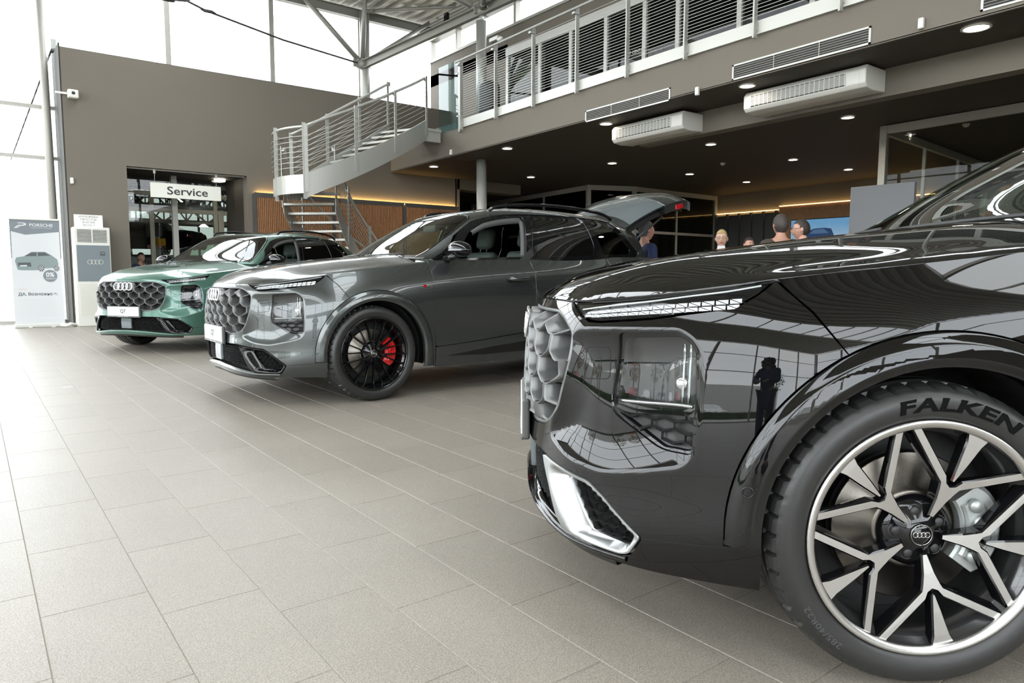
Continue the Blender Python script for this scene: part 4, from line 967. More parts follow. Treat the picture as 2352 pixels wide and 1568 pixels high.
# service wall with opening
w=MB();Y0,Y1=16.43,16.75
w.box((1.62,Y0,0),(2.67,Y1,5.38));w.box((2.67,Y0,3.22),(5.08,Y1,5.38));w.box((5.08,Y0,0),(10.68,Y1,5.38))
structure('wall_service',w,M_WALL)
w=MB();w.box((1.625,Y1,0),(1.80,17.4,5.36));w.box((1.595,16.44,0),(1.62,17.4,5.45));structure('wall_end',w,mat('wall_dark',(.035,.032,.028),.8,noise=(6,.3)))
w=MB();w.box((2.4,Y1,0),(2.66,18.2,3.3));w.box((5.10,Y1,0),(5.3,18.2,3.3));w.box((2.4,Y1,3.22),(5.3,18.2,3.4));structure('wall_vestibule',w,M_CEIL)
# north glass facade above and left of the wall
def facade(name,axis,c,a0,a1,z0,z1,posts,trans,pane=G_WIN,fm=M_FRM,w_=.035,d=.10,top=True):
    f=MB();o=link(name,None);o['kind']='structure'
    P=(lambda a,b_,z:(a,b_,z)) if axis=='x' else (lambda a,b_,z:(b_,a,z))
    def bx(a,b_,za,zb,w0,w1): 
        p,q=P(a,w0,za),P(b_,w1,zb);return (min(p[0],q[0]),min(p[1],q[1]),za),(max(p[0],q[0]),max(p[1],q[1]),zb)
    for p in posts:
        m_=MB();m_.box(*bx(p-w_,p+w_,z0,z1,c-d/2,c+d/2));m_.obj('mullion',fm,o)
    for z in trans:
        m_=MB();m_.box(*bx(a0,a1,z-.03,z+.03,c-d/2+.01,c+d/2-.01));m_.obj('transom',fm,o)
    pp=[a0]+[p for p in posts if a0<p<a1]+[a1]
    for a,b_ in zip(pp,pp[1:]):
        m_=MB();m_.box(*bx(a+w_,b_-w_,z0,z1,c-.006,c+.006));m_.obj('pane',pane,o)
    return o
facade('window_1','x',17.5,-9,10.8,0,7.72,[-8.9,-6.8,-4.6,-2.2,-.6,3.77,6.08,8.38,10.74],[.04,3.38,4.39,7.7],w_=.055,d=.14)
facade('window_2','y',-9.0,-14,17.5,0,7.72,[-13.9,-11,-8,-5,-2,1,4,7,10,13,16],[.04,3.4,5.6,7.7],w_=.06)
w=MB();w.box((-1.5,-14.2,0),(20.2,-14,4.2));w.box((-9,-14.2,3.4),(-1.5,-14,4.2));structure('wall_south',w,M_WALL)
facade('window_8','x',-14.05,-9,10.6,4.2,7.72,[-8.9,-6.4,-3.9,-1.4,1.1,3.6,6.1,8.6,10.55],[4.24,6.0,7.7],w_=.06)
facade('window_3','x',-14.05,-9,-1.5,0,3.4,[-8.9,-6.4,-3.9,-1.55],[.04,3.36],w_=.06)
w=MB();w.tube([(1.44,17.3,0.0),(1.40,17.3,7.8)],.075,16);structure('trim_1',w,M_FRM)
# mezzanine
w=MB();w.box((8.69,-14,3.63),(9.0,16.43,4.15));w.box((8.69,-14,3.62),(20.2,22,3.64));structure('wall_fascia',tb(w),M_WALL)
w=MB()
ys=np.linspace(-6,22,8)
w.box((8.70,-14,3.615),(20.2,16.43,3.63));w.box((10.68,16.43,3.615),(20.2,22,3.63));structure('ceiling',tb(w),M_CEIL)
w=MB();w.box((9.75,-14,3.27),(10.0,8.95,3.615));structure('trim_2',tb(w),M_WALL)
w=MB();w.box((8.69,-14,4.15),(16,16.43,4.33));structure('floor_upper',tb(w),M_WALL)
w=MB();w.box((8.645,-14,4.16),(8.70,13.15,4.335));structure('trim_3',tb(w),M_LIT)
w=MB();w.box((10.70,16.43,3.34),(12.9,16.9,3.62));w.box((10.64,16.43,0),(10.78,22,3.62));structure('wall_corner',tb(w),M_WALL)
w=MB();w.box((10.5,-14,6.30),(10.7,17.45,6.86));w.box((10.5,13.82,4.33),(10.7,17.45,6.35));w.box((10.5,13.9,6.2),(10.7,17.45,6.5));structure('wall_upper',w,M_WALL)
w=MB();w.box((10.55,-14,6.86),(10.58,17.45,7.5));structure('window_4',w,G_WIN)
w=MB()
for y in (17.4,16.1,13.6,11.3,9.0,6.7,4.4,2.1,-.2): w.box((10.48,y-.04,6.84),(10.62,y+.04,7.6))
w.box((10.46,-14,6.84),(10.64,17.45,6.90));w.box((10.44,-14,7.42),(10.66,17.45,7.62))
structure('trim_4',w,M_FRM)
# upper glazed front
o=link('window_5',None);o['kind']='structure'
for y in (13.82,12.61,11.58,10.53,9.50,8.70,7.40,6.1,4.8,3.5,2.2):
    MB().box((10.42,y-.045,4.33),(10.52,y+.045,6.33)).obj('mullion',M_LIT,o)
MB().box((10.41,-6,6.18),(10.53,13.86,6.36)).obj('head_rail',M_LIT,o);MB().box((10.41,-6,4.33),(10.53,13.86,4.44)).obj('sill_rail',M_LIT,o)
yy=[13.82,12.61,11.58,10.53,9.50,8.70,7.40,6.1,4.8,3.5,2.2,-6]
for a,b_ in zip(yy,yy[1:]): MB().box((10.46,b_+.05,4.44),(10.475,a-.05,6.2)).obj('pane',G_DKR,o)
w=MB();w.box((14.5,-6,4.33),(14.6,16.4,7.0));w.box((10.7,-6,6.3),(14.6,16.4,6.4));w.box((10.7,16.3,4.33),(14.6,16.4,6.4));structure('wall_office',w,mat('office_wall',(.10,.10,.09),.8))
# ribbed roof
w=MB();x=-9.0
prof=[]
while x<11.3:
    prof+=[(x,7.80),(x+.10,7.80),(x+.14,7.90),(x+.26,7.90)];x+=.30
V=[];F=[]
for (a,z) in prof: V+=[(a,-14.,z),(a,17.8,z)]
SKY=((-4.4,-2.6),(2.2,4.0))
for i in range(len(prof)-1):
    if not any(a<prof[i][0]<b_ for a,b_ in SKY): F.append((2*i,2*i+1,2*i+3,2*i+2))
w.add(V,F)
for a,b_ in ((-9.2,-4.4),(-2.6,2.2),(4.0,11.4)): w.box((a,-14.2,7.95),(b_,18,8.05))
for y in range(-14,18,2):
    for a,b_ in SKY: w.box((a,y-.04,7.82),(b_,y+.04,7.98))
structure('ceiling_roof',w,M_ROOF)
def ibeam(mb,a,b_,h=.22,wd=.14,t=.015):
    a=Vector(a);b_=Vector(b_);d=(b_-a);L=d.length;d.normalize();s=d.cross(Vector((0,0,1)));s.normalize();u=s.cross(d)
    M=Matrix(((d[0],s[0],u[0],a[0]),(d[1],s[1],u[1],a[1]),(d[2],s[2],u[2],a[2]),(0,0,0,1)))
    mb.box((0,-wd/2,-h/2),(L,wd/2,-h/2+t),M=M);mb.box((0,-wd/2,h/2-t),(L,wd/2,h/2),M=M);mb.box((0,-t/2,-h/2),(L,t/2,h/2),M=M);return mb
st=thing('roof_truss','pale grey steel tube roof frame meeting at a node on the far column','roof truss',(0,0,0))
def truss(name,fn): mb=MB();fn(mb);return mb.obj(name,mat('cable_dark',(.05,.05,.05),.5) if name in('tie_cable','turnbuckle') else mat('truss_steel',(.30,.295,.265),.45,.2),st)
N1=(8.22,17.0,6.33);N2=(9.5,13.56,6.93)
truss('edge_beam',lambda m:ibeam(m,(-8.8,17.25,7.62),(10.6,17.25,7.62),.22,.16))
truss('edge_beam',lambda m:ibeam(m,(10.35,17.2,7.7),(10.35,-13.8,7.7),.20,.14))
def platebeam(m):
    a=Vector(N1)+Vector((.05,-.1,-.02));b_=Vector(N2);d=(b_-a);e=b_+d*.7;L=(e-a).length;d.normalize();s=d.cross(Vector((0,0,1))).normalized();u=s.cross(d)
    M=Matrix(((d[0],s[0],u[0],a[0]),(d[1],s[1],u[1],a[1]),(d[2],s[2],u[2],a[2]),(0,0,0,1)))
    m.box((0,-.012,-.10),(L,.012,.10),M=M);m.box((0,-.012,-.10),(L,.10,-.085),M=M);m.box((0,-.012,.085),(L,.10,.10),M=M)
    for i in range(9):
        for q in (0,.09): m.cyl(M@Vector((.35+.62*i+q,-.02,-.02)),M@Vector((.35+.62*i+q,0,-.02)),.017,8)
truss('plate_beam',platebeam)
for a,b_,r in ((N1,(6.72,17.0,7.62),.062),(N1,(7.95,16.2,7.95),.06),(N1,(10.0,16.6,7.62),.055),((9.15,15.2,7.05),(10.6,13.2,7.9),.05),(N2,(9.0,15.2,7.9),.055),(N2,(7.2,14.5,7.9),.05),(N2,(8.2,11.0,7.9),.055),(N2,(10.4,11.5,7.8),.05),((8.25,17.0,7.62),(11.0,15.2,7.9),.05),((4.0,16.6,6.80),(3.3,15.4,7.9),.035),((4.0,16.6,6.80),(5.0,15.4,7.9),.035)):
    truss('tube_strut',lambda m:(m.cyl(a,b_,r,14),m.cyl(Vector(a).lerp(Vector(b_),.02),Vector(a).lerp(Vector(b_),.09),r*.5,12,r2=r*1.15)))
truss('tie_cable',lambda m:m.tube([N1,(6.15,16.9,6.50),(4.4,16.7,6.72),(4.0,16.6,6.80),(3.5,16.7,6.76),(1.0,16.8,6.60),(-4,16.8,6.5)],.024,6))
for p in ((4.45,16.7,6.715),(3.62,16.7,6.77)): truss('turnbuckle',lambda m:m.tube([(p[0]-.16,p[1],p[2]+.012),(p[0]-.08,p[1],p[2]),(p[0]+.08,p[1],p[2]),(p[0]+.16,p[1],p[2]-.01)],.03,8,rs=[.012,.036,.036,.012]))
truss('node_plate',lambda m:(m.lathe([(.02,-.12),(.13,-.10),(.14,.08),(.02,.12)],c=N1,n=16),m.box((N1[0]-.25,N1[1]-.02,N1[2]-.09),(N1[0]+.22,N1[1]+.02,N1[2]+.10))))
truss('node_plate',lambda m:(m.lathe([(.02,-.10),(.12,-.08),(.12,.08),(.02,.12)],c=N2,n=16),m.box((N2[0]-.20,N2[1]-.02,N2[2]-.08),(N2[0]+.20,N2[1]+.02,N2[2]+.08))))
sp=MB();sp.bev((9.20,14.55,6.86),(9.28,14.68,7.14),.01);tag(sp.obj('loudspeaker',M_GB),'small black loudspeaker on the roof plate beam','speaker')
c=MB();c.cyl((9.5,13.56,4.34),(9.5,13.56,6.72),.118,28);c.cyl((9.5,13.56,6.70),(9.5,13.56,6.9),.05,16);c.cyl((9.5,13.56,0),(9.5,13.56,3.65),.118,28)
o=c.obj('round_column',M_STEEL);tag(o,'pale grey round column rising through the mezzanine by the stair head','column')
c=MB();c.cyl((8.32,17.05,4.0),(8.32,17.05,7.65),.125,28);c.cyl((8.32,17.05,0),(8.32,17.05,4.0),.125,12)
tag(c.obj('round_column',M_STEEL),'pale grey round column against the sky, standing behind the taupe wall','column')
# downlights
LI=0
def downlight(x,y,z,r,lab,watt=16,grp='recessed ceiling downlights'):
    t=thing('downlight',lab,'ceiling light',(x,y,z),0,grp)
    m=MB();m.lathe([(r,-.001),(r*1.0,-.010),(r*.84,-.012),(r*.80,-.003)],n=32);m.obj('trim_ring',M_LIT,t)
    m=MB();m.lathe([(.0,-.006),(r*.82,-.006)],n=32);m.obj('diffuser',M_LAMP,t)
    l=D.lights.new('lamp','AREA');l.shape='DISK';l.size=r*1.6;l.energy=watt;l.color=(1,.88,.70);l.spread=2.6
    lo=link('lamp',l,t);lo.location=(0,0,-.02)
DL=[(8.98,3.3,.15,'large round downlight above the black car, rightmost near the fascia edge'),(8.98,6.2,.12,'downlight beside the larger ceiling air unit near the fascia edge'),(9.1,9.15,.12,'downlight beside the smaller ceiling air unit near the fascia edge'),(9.1,12.05,.12,'downlight near the fascia edge just left of the round column'),(9.08,14.98,.12,'downlight farthest left, near the taupe service wall'),
(12.1,6.34,.12,'downlight right of and below the larger ceiling air unit'),(12.2,9.24,.12,'downlight right of and below the smaller ceiling air unit'),(12.25,12.09,.12,'downlight in the second row, above the raised tailgate'),(12.1,14.97,.12,'downlight in the second row, just right of the round column'),
(15.3,9.27,.12,'downlight in the third row, above the man with dark hair'),(15.15,12.12,.12,'downlight in the third row, above the blonde woman'),(14.44,6.41,.12,'downlight seen behind the glass partition on the right'),(17.8,9.25,.12,'downlight in the back row, above the wall screen'),(17.7,12.14,.12,'downlight in the back row, above the dark ribbed wall')]
for x,y,r,lab in DL: downlight(x,y,3.612+.0117*(16.43-y),r,lab,3 if x<9.5 else 13)
def detector(x,y,lab):
    t=thing('smoke_detector',lab,'smoke detector',(x,y,3.612+.0117*(16.43-y)));m=MB();m.lathe([(.0,-.055),(.03,-.055),(.045,-.045),(.05,-.025),(.06,-.02),(.062,0)],n=20);m.obj('housing',M_PW,t)
    m=MB()
    for a in range(6): m.box((.046*math.cos(a)-.006,.046*math.sin(a)-.006,-.042),(.046*math.cos(a)+.006,.046*math.sin(a)+.006,-.03))
    m.obj('grille',M_DARK,t)
detector(14.37,10.52,'white smoke detector on the brown ceiling among the middle downlights')
detector(14.33,5.33,'white smoke detector on the ceiling at the upper right')
def pir(x,y,z,lab,ax='x'):
    t=thing('motion_sensor',lab,'sensor',(x,y,z));m=MB()
    if ax=='x': m.bev((-.05,-.03,-.06),(0,.03,.06),.012);k=MB().bev((-.056,-.022,-.05),(-.04,.022,-.005),.006)
    else: m.bev((-.03,-.05,-.06),(.03,0,.06),.012);k=MB().bev((-.022,-.056,-.05),(.022,-.04,-.005),.006)
    m.obj('housing',M_PW,t);k.obj('lens',mat('sensor_lens',(.9,.9,.86),.25),t)
for p,z_,lab in (((1038,350),.0,'small white motion sensor on the fascia at the stair landing'),((1604,210),0,'white motion sensor right of the smaller vent grille'),((2118,55),0,'large white motion sensor near the top right corner')):
    v=np.array(_F)+(p[0]-1176)/F_PX*np.array(_R)-(p[1]-784)/F_PX*np.array(_U);k=8.69/v[0];pir(8.69,v[1]*k,1.05+v[2]*k,lab)
pir(1.70,16.43,2.84,'small white sensor at the left edge of the taupe wall','y')
cm=thing('security_camera','small white dome camera on a bracket at the left edge of the wall','camera',(1.72,16.43,4.50));MB().bev((-.02,-.16,-.09),(.16,0,.07),.02).obj('housing',M_PW,cm);MB().cyl((.07,-.165,.0),(.07,-.155,0),.03,16).obj('lens',M_DARK,cm);MB().bev((-.22,-.05,-.02),(-.02,-.02,.02),.005).obj('bracket',M_PW,cm)
cm=thing('security_camera','white bullet camera on top of the balcony rail post','camera',(8.60,11.75,5.66));MB().bev((-.10,-.16,-.02),(.0,.12,.06),.01).obj('bracket',M_STEEL,cm);MB().cyl((-.06,-.26,-.02),(-.06,-.14,-.02),.035,14).obj('housing',M_PW,cm)
# vents
def vent(y0,y1,z0,z1,lab):
    t=thing('vent_grille',lab,'vent',(8.69,(y0+y1)/2,(z0+z1)/2));L=abs(y1-y0)/2;h=(z1-z0)/2;tl=lambda mb:mb
    sh=lambda m:[setattr(m,'V',[(a,b_,c_-.0117*b_) for a,b_,c_ in m.V]),m][1]
    m=MB();m.box((-.012,-L,h-.022),(.0,L,h));m.box((-.012,-L,-h),(0,L,-h+.022));m.box((-.012,-L,-h),(0,-L+.025,h));m.box((-.012,L-.025,-h),(0,L,h));sh(m).obj('frame',M_LIT,t)
    m=MB();m.box((-.002,-L+.02,-h+.02),(-.0008,L-.02,h-.02));sh(m).obj('dark_backing',M_DARK,t)
    n=5
    for i in range(n):
        z=-h+.03+(2*h-.06)*(i+.5)/n;m=MB();m.box((-.010,-L+.025,z-.004),(-.003,L-.025,z+.003));sh(m).obj('blade',mat('vent_blade',(.24,.22,.18),.5),t)
    for q in (-.33,.33): m=MB();m.box((-.0115,q*L*1.0-.004,-h+.02),(-.003,q*L+.004,h-.02));sh(m).obj('divider',M_FRM,t)
vent(7.355,9.24,3.69,3.885,'white framed air vent on the fascia above the smaller air unit')
vent(4.315,6.245,3.775,3.985,'white framed air vent on the fascia above the larger air unit')
vent(1.2,3.16,3.84,4.06,'white framed vent cut off by the top right corner')
# ceiling air units
def ceil_unit(x0,x1,y0,y1,z0,z1,lab):
    t=thing('ceiling_air_unit',lab,'air conditioner',((x0+x1)/2,(y0+y1)/2,z0));X=(x1-x0)/2;L=(y1-y0)/2;H=z1-z0
    P=[(-X,.07),(-X,H*.80),(-X+.05,H),(X,H),(X,.02),(-X+.22,0),(-X+.05,.02)]
    sh=lambda m:[setattr(m,'V',[(a,b_,c_-.0117*b_) for a,b_,c_ in m.V]),m][1]
    m=MB();m.prism([(p[0],p[1]) for p in P],-L+.03,L-.03,axis='y');me=sh(m).mesh('casing',M_PW);bm=bmesh.new();bm.from_mesh(me);bmesh.ops.bevel(bm,geom=bm.edges[:],offset=.018,segments=3,affect='EDGES',profile=.6);bm.to_mesh(me);bm.free();me.polygons.foreach_set('use_smooth',[True]*len(me.polygons));link('casing',me,t)
    for s in (-1,1):
        m=MB();Q=[(p[0]*1.015,p[1]*1.01-.002) for p in P];m.prism(Q,s*(L-.10),s*L,axis='y');me=sh(m).mesh('end_cap',M_PW);bm=bmesh.new();bm.from_mesh(me);bmesh.ops.bevel(bm,geom=bm.edges[:],offset=.02,segments=3,affect='EDGES',profile=.6);bm.to_mesh(me);bm.free();link('end_cap',me,t)
    g0,g1=-L*.70,L*.86
    m=MB();m.box((-X-.004,g0,.075),(-X+.004,g1,H*.76));sh(m).obj('grille_back',mat('grille_shadow',(.05,.05,.05),.7),t)
    n=8
    for i in range(n):
        z=.085+(H*.76-.095)*(i+.5)/n;m=MB();m.box((-X-.014,g0,z-.004),(-X-.004,g1,z+.004));sh(m).obj('louvre',M_PW,t)
    m=MB();k=int((g1-g0)/.07)
    for i in range(k+1):
        y=g0+(g1-g0)*i/k;m.box((-X-.016,y-.004,.078),(-X-.003,y+.004,H*.76))
    o=sh(m).obj('grille_bars',M_PW,t);o['kind']='stuff'
ceil_unit(9.22,9.75,7.55,9.12,3.36,3.66,'smaller white ceiling air unit hanging left, beside the shorter vent')
ceil_unit(9.22,9.75,4.62,6.42,3.42,3.72,'larger white ceiling air unit hanging right, below the longer vent')
# balcony railing
rl=thing('balcony_railing','long steel balcony railing with many thin rods along the mezzanine edge','railing',(8.62,4,4.15))
rl.location=(0,0,0)
PY=[13.03,11.77,10.58,9.38,8.19,7.02,5.85,4.66,3.45,2.25,1.0,-.2]
for y in PY:
    m=MB();m.box((8.56,y-.012,4.10),(8.64,y+.012,5.56));m.box((8.62,y-.03,4.20),(8.66,y+.03,4.30));m.bev((8.50,y-.035,5.42),(8.62,y+.035,5.46),.004);tb(m).obj('post',M_STEEL,rl)
m=MB();m.tube([(8.50,13.1,5.50),(8.50,-6,5.50)],.024,10);tb(m).obj('handrail',M_STEEL,rl)
for i in range(22):
    z=4.38+i*.048;m=MB();m.tube([(8.60,13.03,z),(8.60,-6,z)],.0038,4);tb(m).obj('rod',M_STEEL,rl)
# glass gate at stair head
gp_=thing('glass_gate','clear glass panel in a steel post at the head of the stairs','glass panel',(8.66,13.6,4.2))
MB().box((-.012,-.40,.02),(.012,.42,1.45)).obj('pane',glass('gate_glass',(.72,.86,.88),1.,ior=1.5),gp_)
MB().box((-.03,-.46,-.08),(.03,-.40,1.42)).obj('post',M_STEEL,gp_)
for z in (.25,1.15): MB().cyl((-.03,-.42,z),(-.03,.36 if z<0 else -.36,z),.02,10).obj('clamp',M_CH,gp_)
# covered machine
m=MB();m.bev((9.0,12.55,4.42),(9.35,13.05,5.18),.14,seg=4);o=m.obj('covered_cabinet',mat('black_cover',(.02,.02,.022),.55,bump=(30,.5)));tag(o,'black rounded covered machine behind the balcony rail beside the column','machine')
# office things behind the upper glass
o=thing('office_desk','black desk with monitor arms behind the upper glass at the top','desk',(11.4,6.6,4.42));MB().box((-.4,-2.4,.70),(.4,1.6,.76)).obj('desk_top',M_GB,o);MB().box((-.36,-2.3,0),(-.3,1.5,.7)).obj('modesty_panel',M_INT,o)
for y,k in ((7.9,1),(6.6,2),(5.3,3)):
    t=thing('monitor',{1:'leftmost monitor on the upstairs desk, nearest the glazed door',2:'middle monitor on the upstairs desk',3:'rightmost monitor on the upstairs desk, by the seated person'}[k],'monitor',(11.3,y,5.19),0,'monitors on the upstairs desk');MB().bev((-.02,-.28,.12),(.02,.28,.48),.01).obj('screen',M_GB,t);MB().cyl((.02,0,0),(.02,0,.2),.02,8).obj('stand',M_LIT,t)
for y,k in ((12.1,'pile of brown boxes on a shelf behind the upstairs glass'),):
    m=MB();m.bev((11.1,y-.9,4.9),(11.5,y-.1,5.05),.01);m.box((11.1,y-.9,5.05),(11.4,y-.5,5.15));tag(m.obj('cardboard_box',mat('cardboard',(.42,.26,.14),.7)),k,'box')
m=MB()
for i in range(26): m.box((10.62,12.66,4.5+i*.065),(10.64,13.76,4.53+i*.065))
tag(m.obj('window_blind',M_PW),'pale horizontal blind in the first upstairs window beside the column','blind')

text_obj('window_lettering','IT CENTAR',.085,frame((10.40,9.66,5.30),(0,-1,0),(0,0,1)),M_PW,D.objects['window_5'],depth=.0006)
for a,b_ in SKY:
    m=MB();m.box((a-.02,-14,8.0),(b_+.02,17.8,8.012));o=m.obj('pane',G_WIN,D.objects['ceiling_roof'])
# ------------------------------------------------------------ slatted panels and cove light
def slat_panel(x0,x1,lab):
    t=thing('slat_panel',lab,'wall panel',(x0,16.43,0),0,'slatted wood wall panels')
    L=x1-x0;m=MB();m.box((0,-.03,0),(L,-.0,2.80));m.obj('backing',mat('slat_backing',(.03,.02,.015),.7),t)
    m=MB();n=int(L/.042)
    for i in range(n):
        x=L*(i+.5)/n;m.box((x-.013,-.055,.02),(x+.013,-.03,2.76))
    o=m.obj('slats',M_WOOD,t);o['kind']='stuff'
    m=MB();m.box((0,-.062,2.76),(L,0,2.82));m.box((-.055,-.066,2.80),(L+.055,-.054,2.865));m.obj('top_rail',mat('panel_rail',(.07,.065,.06),.5),t)
slat_panel(5.26,7.06,'slatted wood panel right of the service opening, behind the stair')
slat_panel(7.16,8.98,'slatted wood panel in the middle, behind the descending stair rail')
slat_panel(9.1,10.66,'slatted wood panel at the right end, beside the round column')
m=MB();m.box((5.17,16.36,0),(5.26,16.43,2.83));m.box((7.06,16.385,0),(7.16,16.43,2.82));m.box((9.0,16.385,0),(9.1,16.43,2.82));structure('trim_5',m,mat('panel_rail',(.07,.065,.06),.5))
m=MB();m.box((5.27,16.378,2.822),(10.65,16.398,2.845));tag(m.obj('cove_light',M_LED),'warm light strip along the top of the slatted panels','light strip')
# ------------------------------------------------------------ the stair
sr=thing('spiral_stair','curved steel staircase sweeping up to the balcony beside the slatted wall','staircase',(0,0,0))
def flight(C,z0,z1,wd,nt,rail=True,first='s',sides=(1,-1)):
    """C plan centreline; stringers both sides, treads, posts, rods, handrails"""
    sp_=NS(range(len(C)),C);n=48;t=np.linspace(0,len(C)-1,n+1);P=sp_(t);d=np.gradient(P,axis=0);L=np.concatenate([[0],np.cumsum(np.linalg.norm(np.diff(P,axis=0),axis=1))]);d/=np.linalg.norm(d,axis=1)[:,None];nn=np.stack([-d[:,1],d[:,0]],1)
    Z=z0+(z1-z0)*L/L[-1]
    for s in sides:
        Q=P+nn*s*wd/2;V=[];F=[]
        for i in range(n+1):
            for (o_,h) in ((0,-.27),(0,.17),(.012*s,.17),(.012*s,-.27)): V.append((Q[i,0]+nn[i,0]*o_,Q[i,1]+nn[i,1]*o_,Z[i]+h))
        for i in range(n):
            for j in range(4): F.append((4*i+j,4*i+(j+1)%4,4*i+4+(j+1)%4,4*i+4+j))
        F+=[(3,2,1,0),tuple(4*n+j for j in range(4))];m=MB();m.add(V,F,0,False);m.obj('stringer',M_STEEL,sr)
        if rail:
            R=Q+nn*s*.03
            for k in range(7):
                h=.30+.095*k;m=MB();m.tube([(R[i,0],R[i,1],Z[i]+h) for i in range(0,n+1,2)],.0065,5);m.obj('rod',M_STEEL,sr)
            m=MB();Rh=Q-nn*s*.03;m.tube([(Rh[i,0],Rh[i,1],Z[i]+1.06) for i in range(0,n+1,2)],.028,8);m.obj('handrail',M_STEEL,sr)
            for i in np.linspace(0,n,4 if L[-1]>2.5 else 2).astype(int):
                a=math.atan2(d[i,1],d[i,0]);M=Matrix.Translation((Q[i,0]+nn[i,0]*s*.02,Q[i,1]+nn[i,1]*s*.02,Z[i]))@Matrix.Rotation(a,4,'Z')
                m=MB();m.box((-.035,-.007,-.16),(.035,.007,1.10),M=M);m.box((-.02,min(0,-s*.06),1.0),(.02,max(0,-s*.06),1.03),M=M);m.obj('post',M_STEEL,sr)
    for k in range(nt):
        f=(k+.5)/nt*L[-1];i=int(np.interp(f,L,range(n+1)));a=math.atan2(d[i,1],d[i,0]);M=Matrix.Translation((P[i,0],P[i,1],z0+(z1-z0)*(k+.5)/nt))@Matrix.Rotation(a,4,'Z')
        m=MB();m.box((-.15,-wd/2+.01,-.025),(.15,wd/2-.01,.02),M=M);m.obj('tread',M_STEEL,sr)
OUT=NS(range(6),[(5.16,13.13),(5.75,13.10),(6.4,13.18),(7.0,13.34),(7.6,13.56),(8.2,13.84)])
_t=np.linspace(0,5,11);_p=OUT(_t);_d=OUT(_t+.01)-OUT(_t-.01);_d/=np.linalg.norm(_d,axis=1)[:,None]
UPC=[(float(p[0]-.50*d[1]),float(p[1]+.50*d[0])) for p,d in zip(_p,_d)]
flight(UPC,2.74,4.26,1.0,9)
LOC=[(8.3,15.45),(7.5,15.55),(6.75,15.35),(6.2,14.98),(5.75,14.5)]
flight(LOC,.12,2.58,1.10,14)
m=MB();m.prism([(5.30,14.80),(4.95,14.2),(4.98,13.55),(5.18,13.16),(5.4,14.1),(6.3,14.18)],2.68,2.74);m.obj('landing',M_STEEL,sr)
def curved_plate(P,z0,z1,name='stringer',th=.012):
    P=NS(range(len(P)),P)(np.linspace(0,len(P)-1,16));m=MB();V=[];F=[]
    for p in P: V+=[(p[0],p[1],z0),(p[0],p[1],z1),(p[0]+th,p[1]+th,z1),(p[0]+th,p[1]+th,z0)]
    for i in range(15):
        for j in range(4): F.append((4*i+j,4*i+(j+1)%4,4*i+4+(j+1)%4,4*i+4+j))
    m.add(V,F);return m.obj(name,M_STEEL,sr)
LP=[(5.28,14.78),(4.98,14.42),(4.88,14.0),(4.93,13.55),(5.14,13.12)]
curved_plate(LP,2.56,2.91)
for k in range(7):
    q=NS(range(5),LP)(np.linspace(0,4,16));m=MB();m.tube([(a-.02,b_-.02,3.04+.095*k) for a,b_ in q],.0065,5);m.obj('rod',M_STEEL,sr)
q=NS(range(5),LP)(np.linspace(0,4,16));m=MB();m.tube([(a+.03,b_+.03,3.80) for a,b_ in q],.024,8);m.obj('handrail',M_STEEL,sr)
for (a,b_) in ((4.88,13.95),(5.13,13.12)): m=MB();m.box((a-.035,b_-.008,2.45),(a+.035,b_+.008,3.86));m.obj('post',M_STEEL,sr)
m=MB();m.box((8.05,13.85,4.20),(8.60,14.9,4.26));m.box((8.1,13.88,3.98),(8.60,13.92,4.22));m.obj('landing',M_STEEL,sr)
# ------------------------------------------------------------ service opening
sg=thing('hanging_sign','white hanging sign reading Service in the wall opening','sign',(3.83,16.58,2.79));MB().bev((-.71,-.02,-.155),(.71,.02,.155),.004).obj('sign_board',mat('sign_white',(.74,.73,.66),.4),sg)
text_obj('sign_text','Service',.235,frame((0.02,-.022,-.005),(1,0,0),(0,0,1)),mat('sign_text',(.03,.03,.03),.5),sg,depth=.001,sx=1.22,bold=.003)
for x in (-.62,.62): MB().cyl((x,0,.155),(x,0,.432),.004,6).obj('hanger_wire',M_LIT,sg);MB().bev((x-.02,-.02,.34),(x+.02,.02,.43),.004).obj('hanger_clip',M_PW,sg)
MB().box((-1.14,-.012,.405),(1.23,.012,.430)).obj('hanging_rail',M_FRM,sg)
o=link('door_1',None);o['kind']='structure'
M_TAN=mat('door_frame_tan',(.30,.26,.19),.5)
for a,b_,z1 in ((2.66,2.72,2.9),(3.38,3.47,2.9),(4.79,4.88,2.9),(4.90,5.02,2.56)): MB().box((a,18.15,0),(b_,18.25,z1)).obj('frame_post',M_TAN,o)
for z in (2.88,2.50): MB().box((2.66,18.14,z-.045),(5.1,18.26,z+.045)).obj('transom',M_TAN,o)
for a,b_ in ((2.72,3.38),(3.47,4.79),(5.02,5.1)): MB().box((a,18.2,0),(b_,18.21,2.85)).obj('pane',glass('door_glass',(.80,.84,.80),1.,ior=1.45),o)
m=MB();m.lathe([(0,-.03),(.12,-.03),(.125,0)],c=(4.75,17.4,3.2),n=24);tag(m.obj('downlight',M_LAMP),'round lamp beside the Service sign in the wall opening','ceiling light')
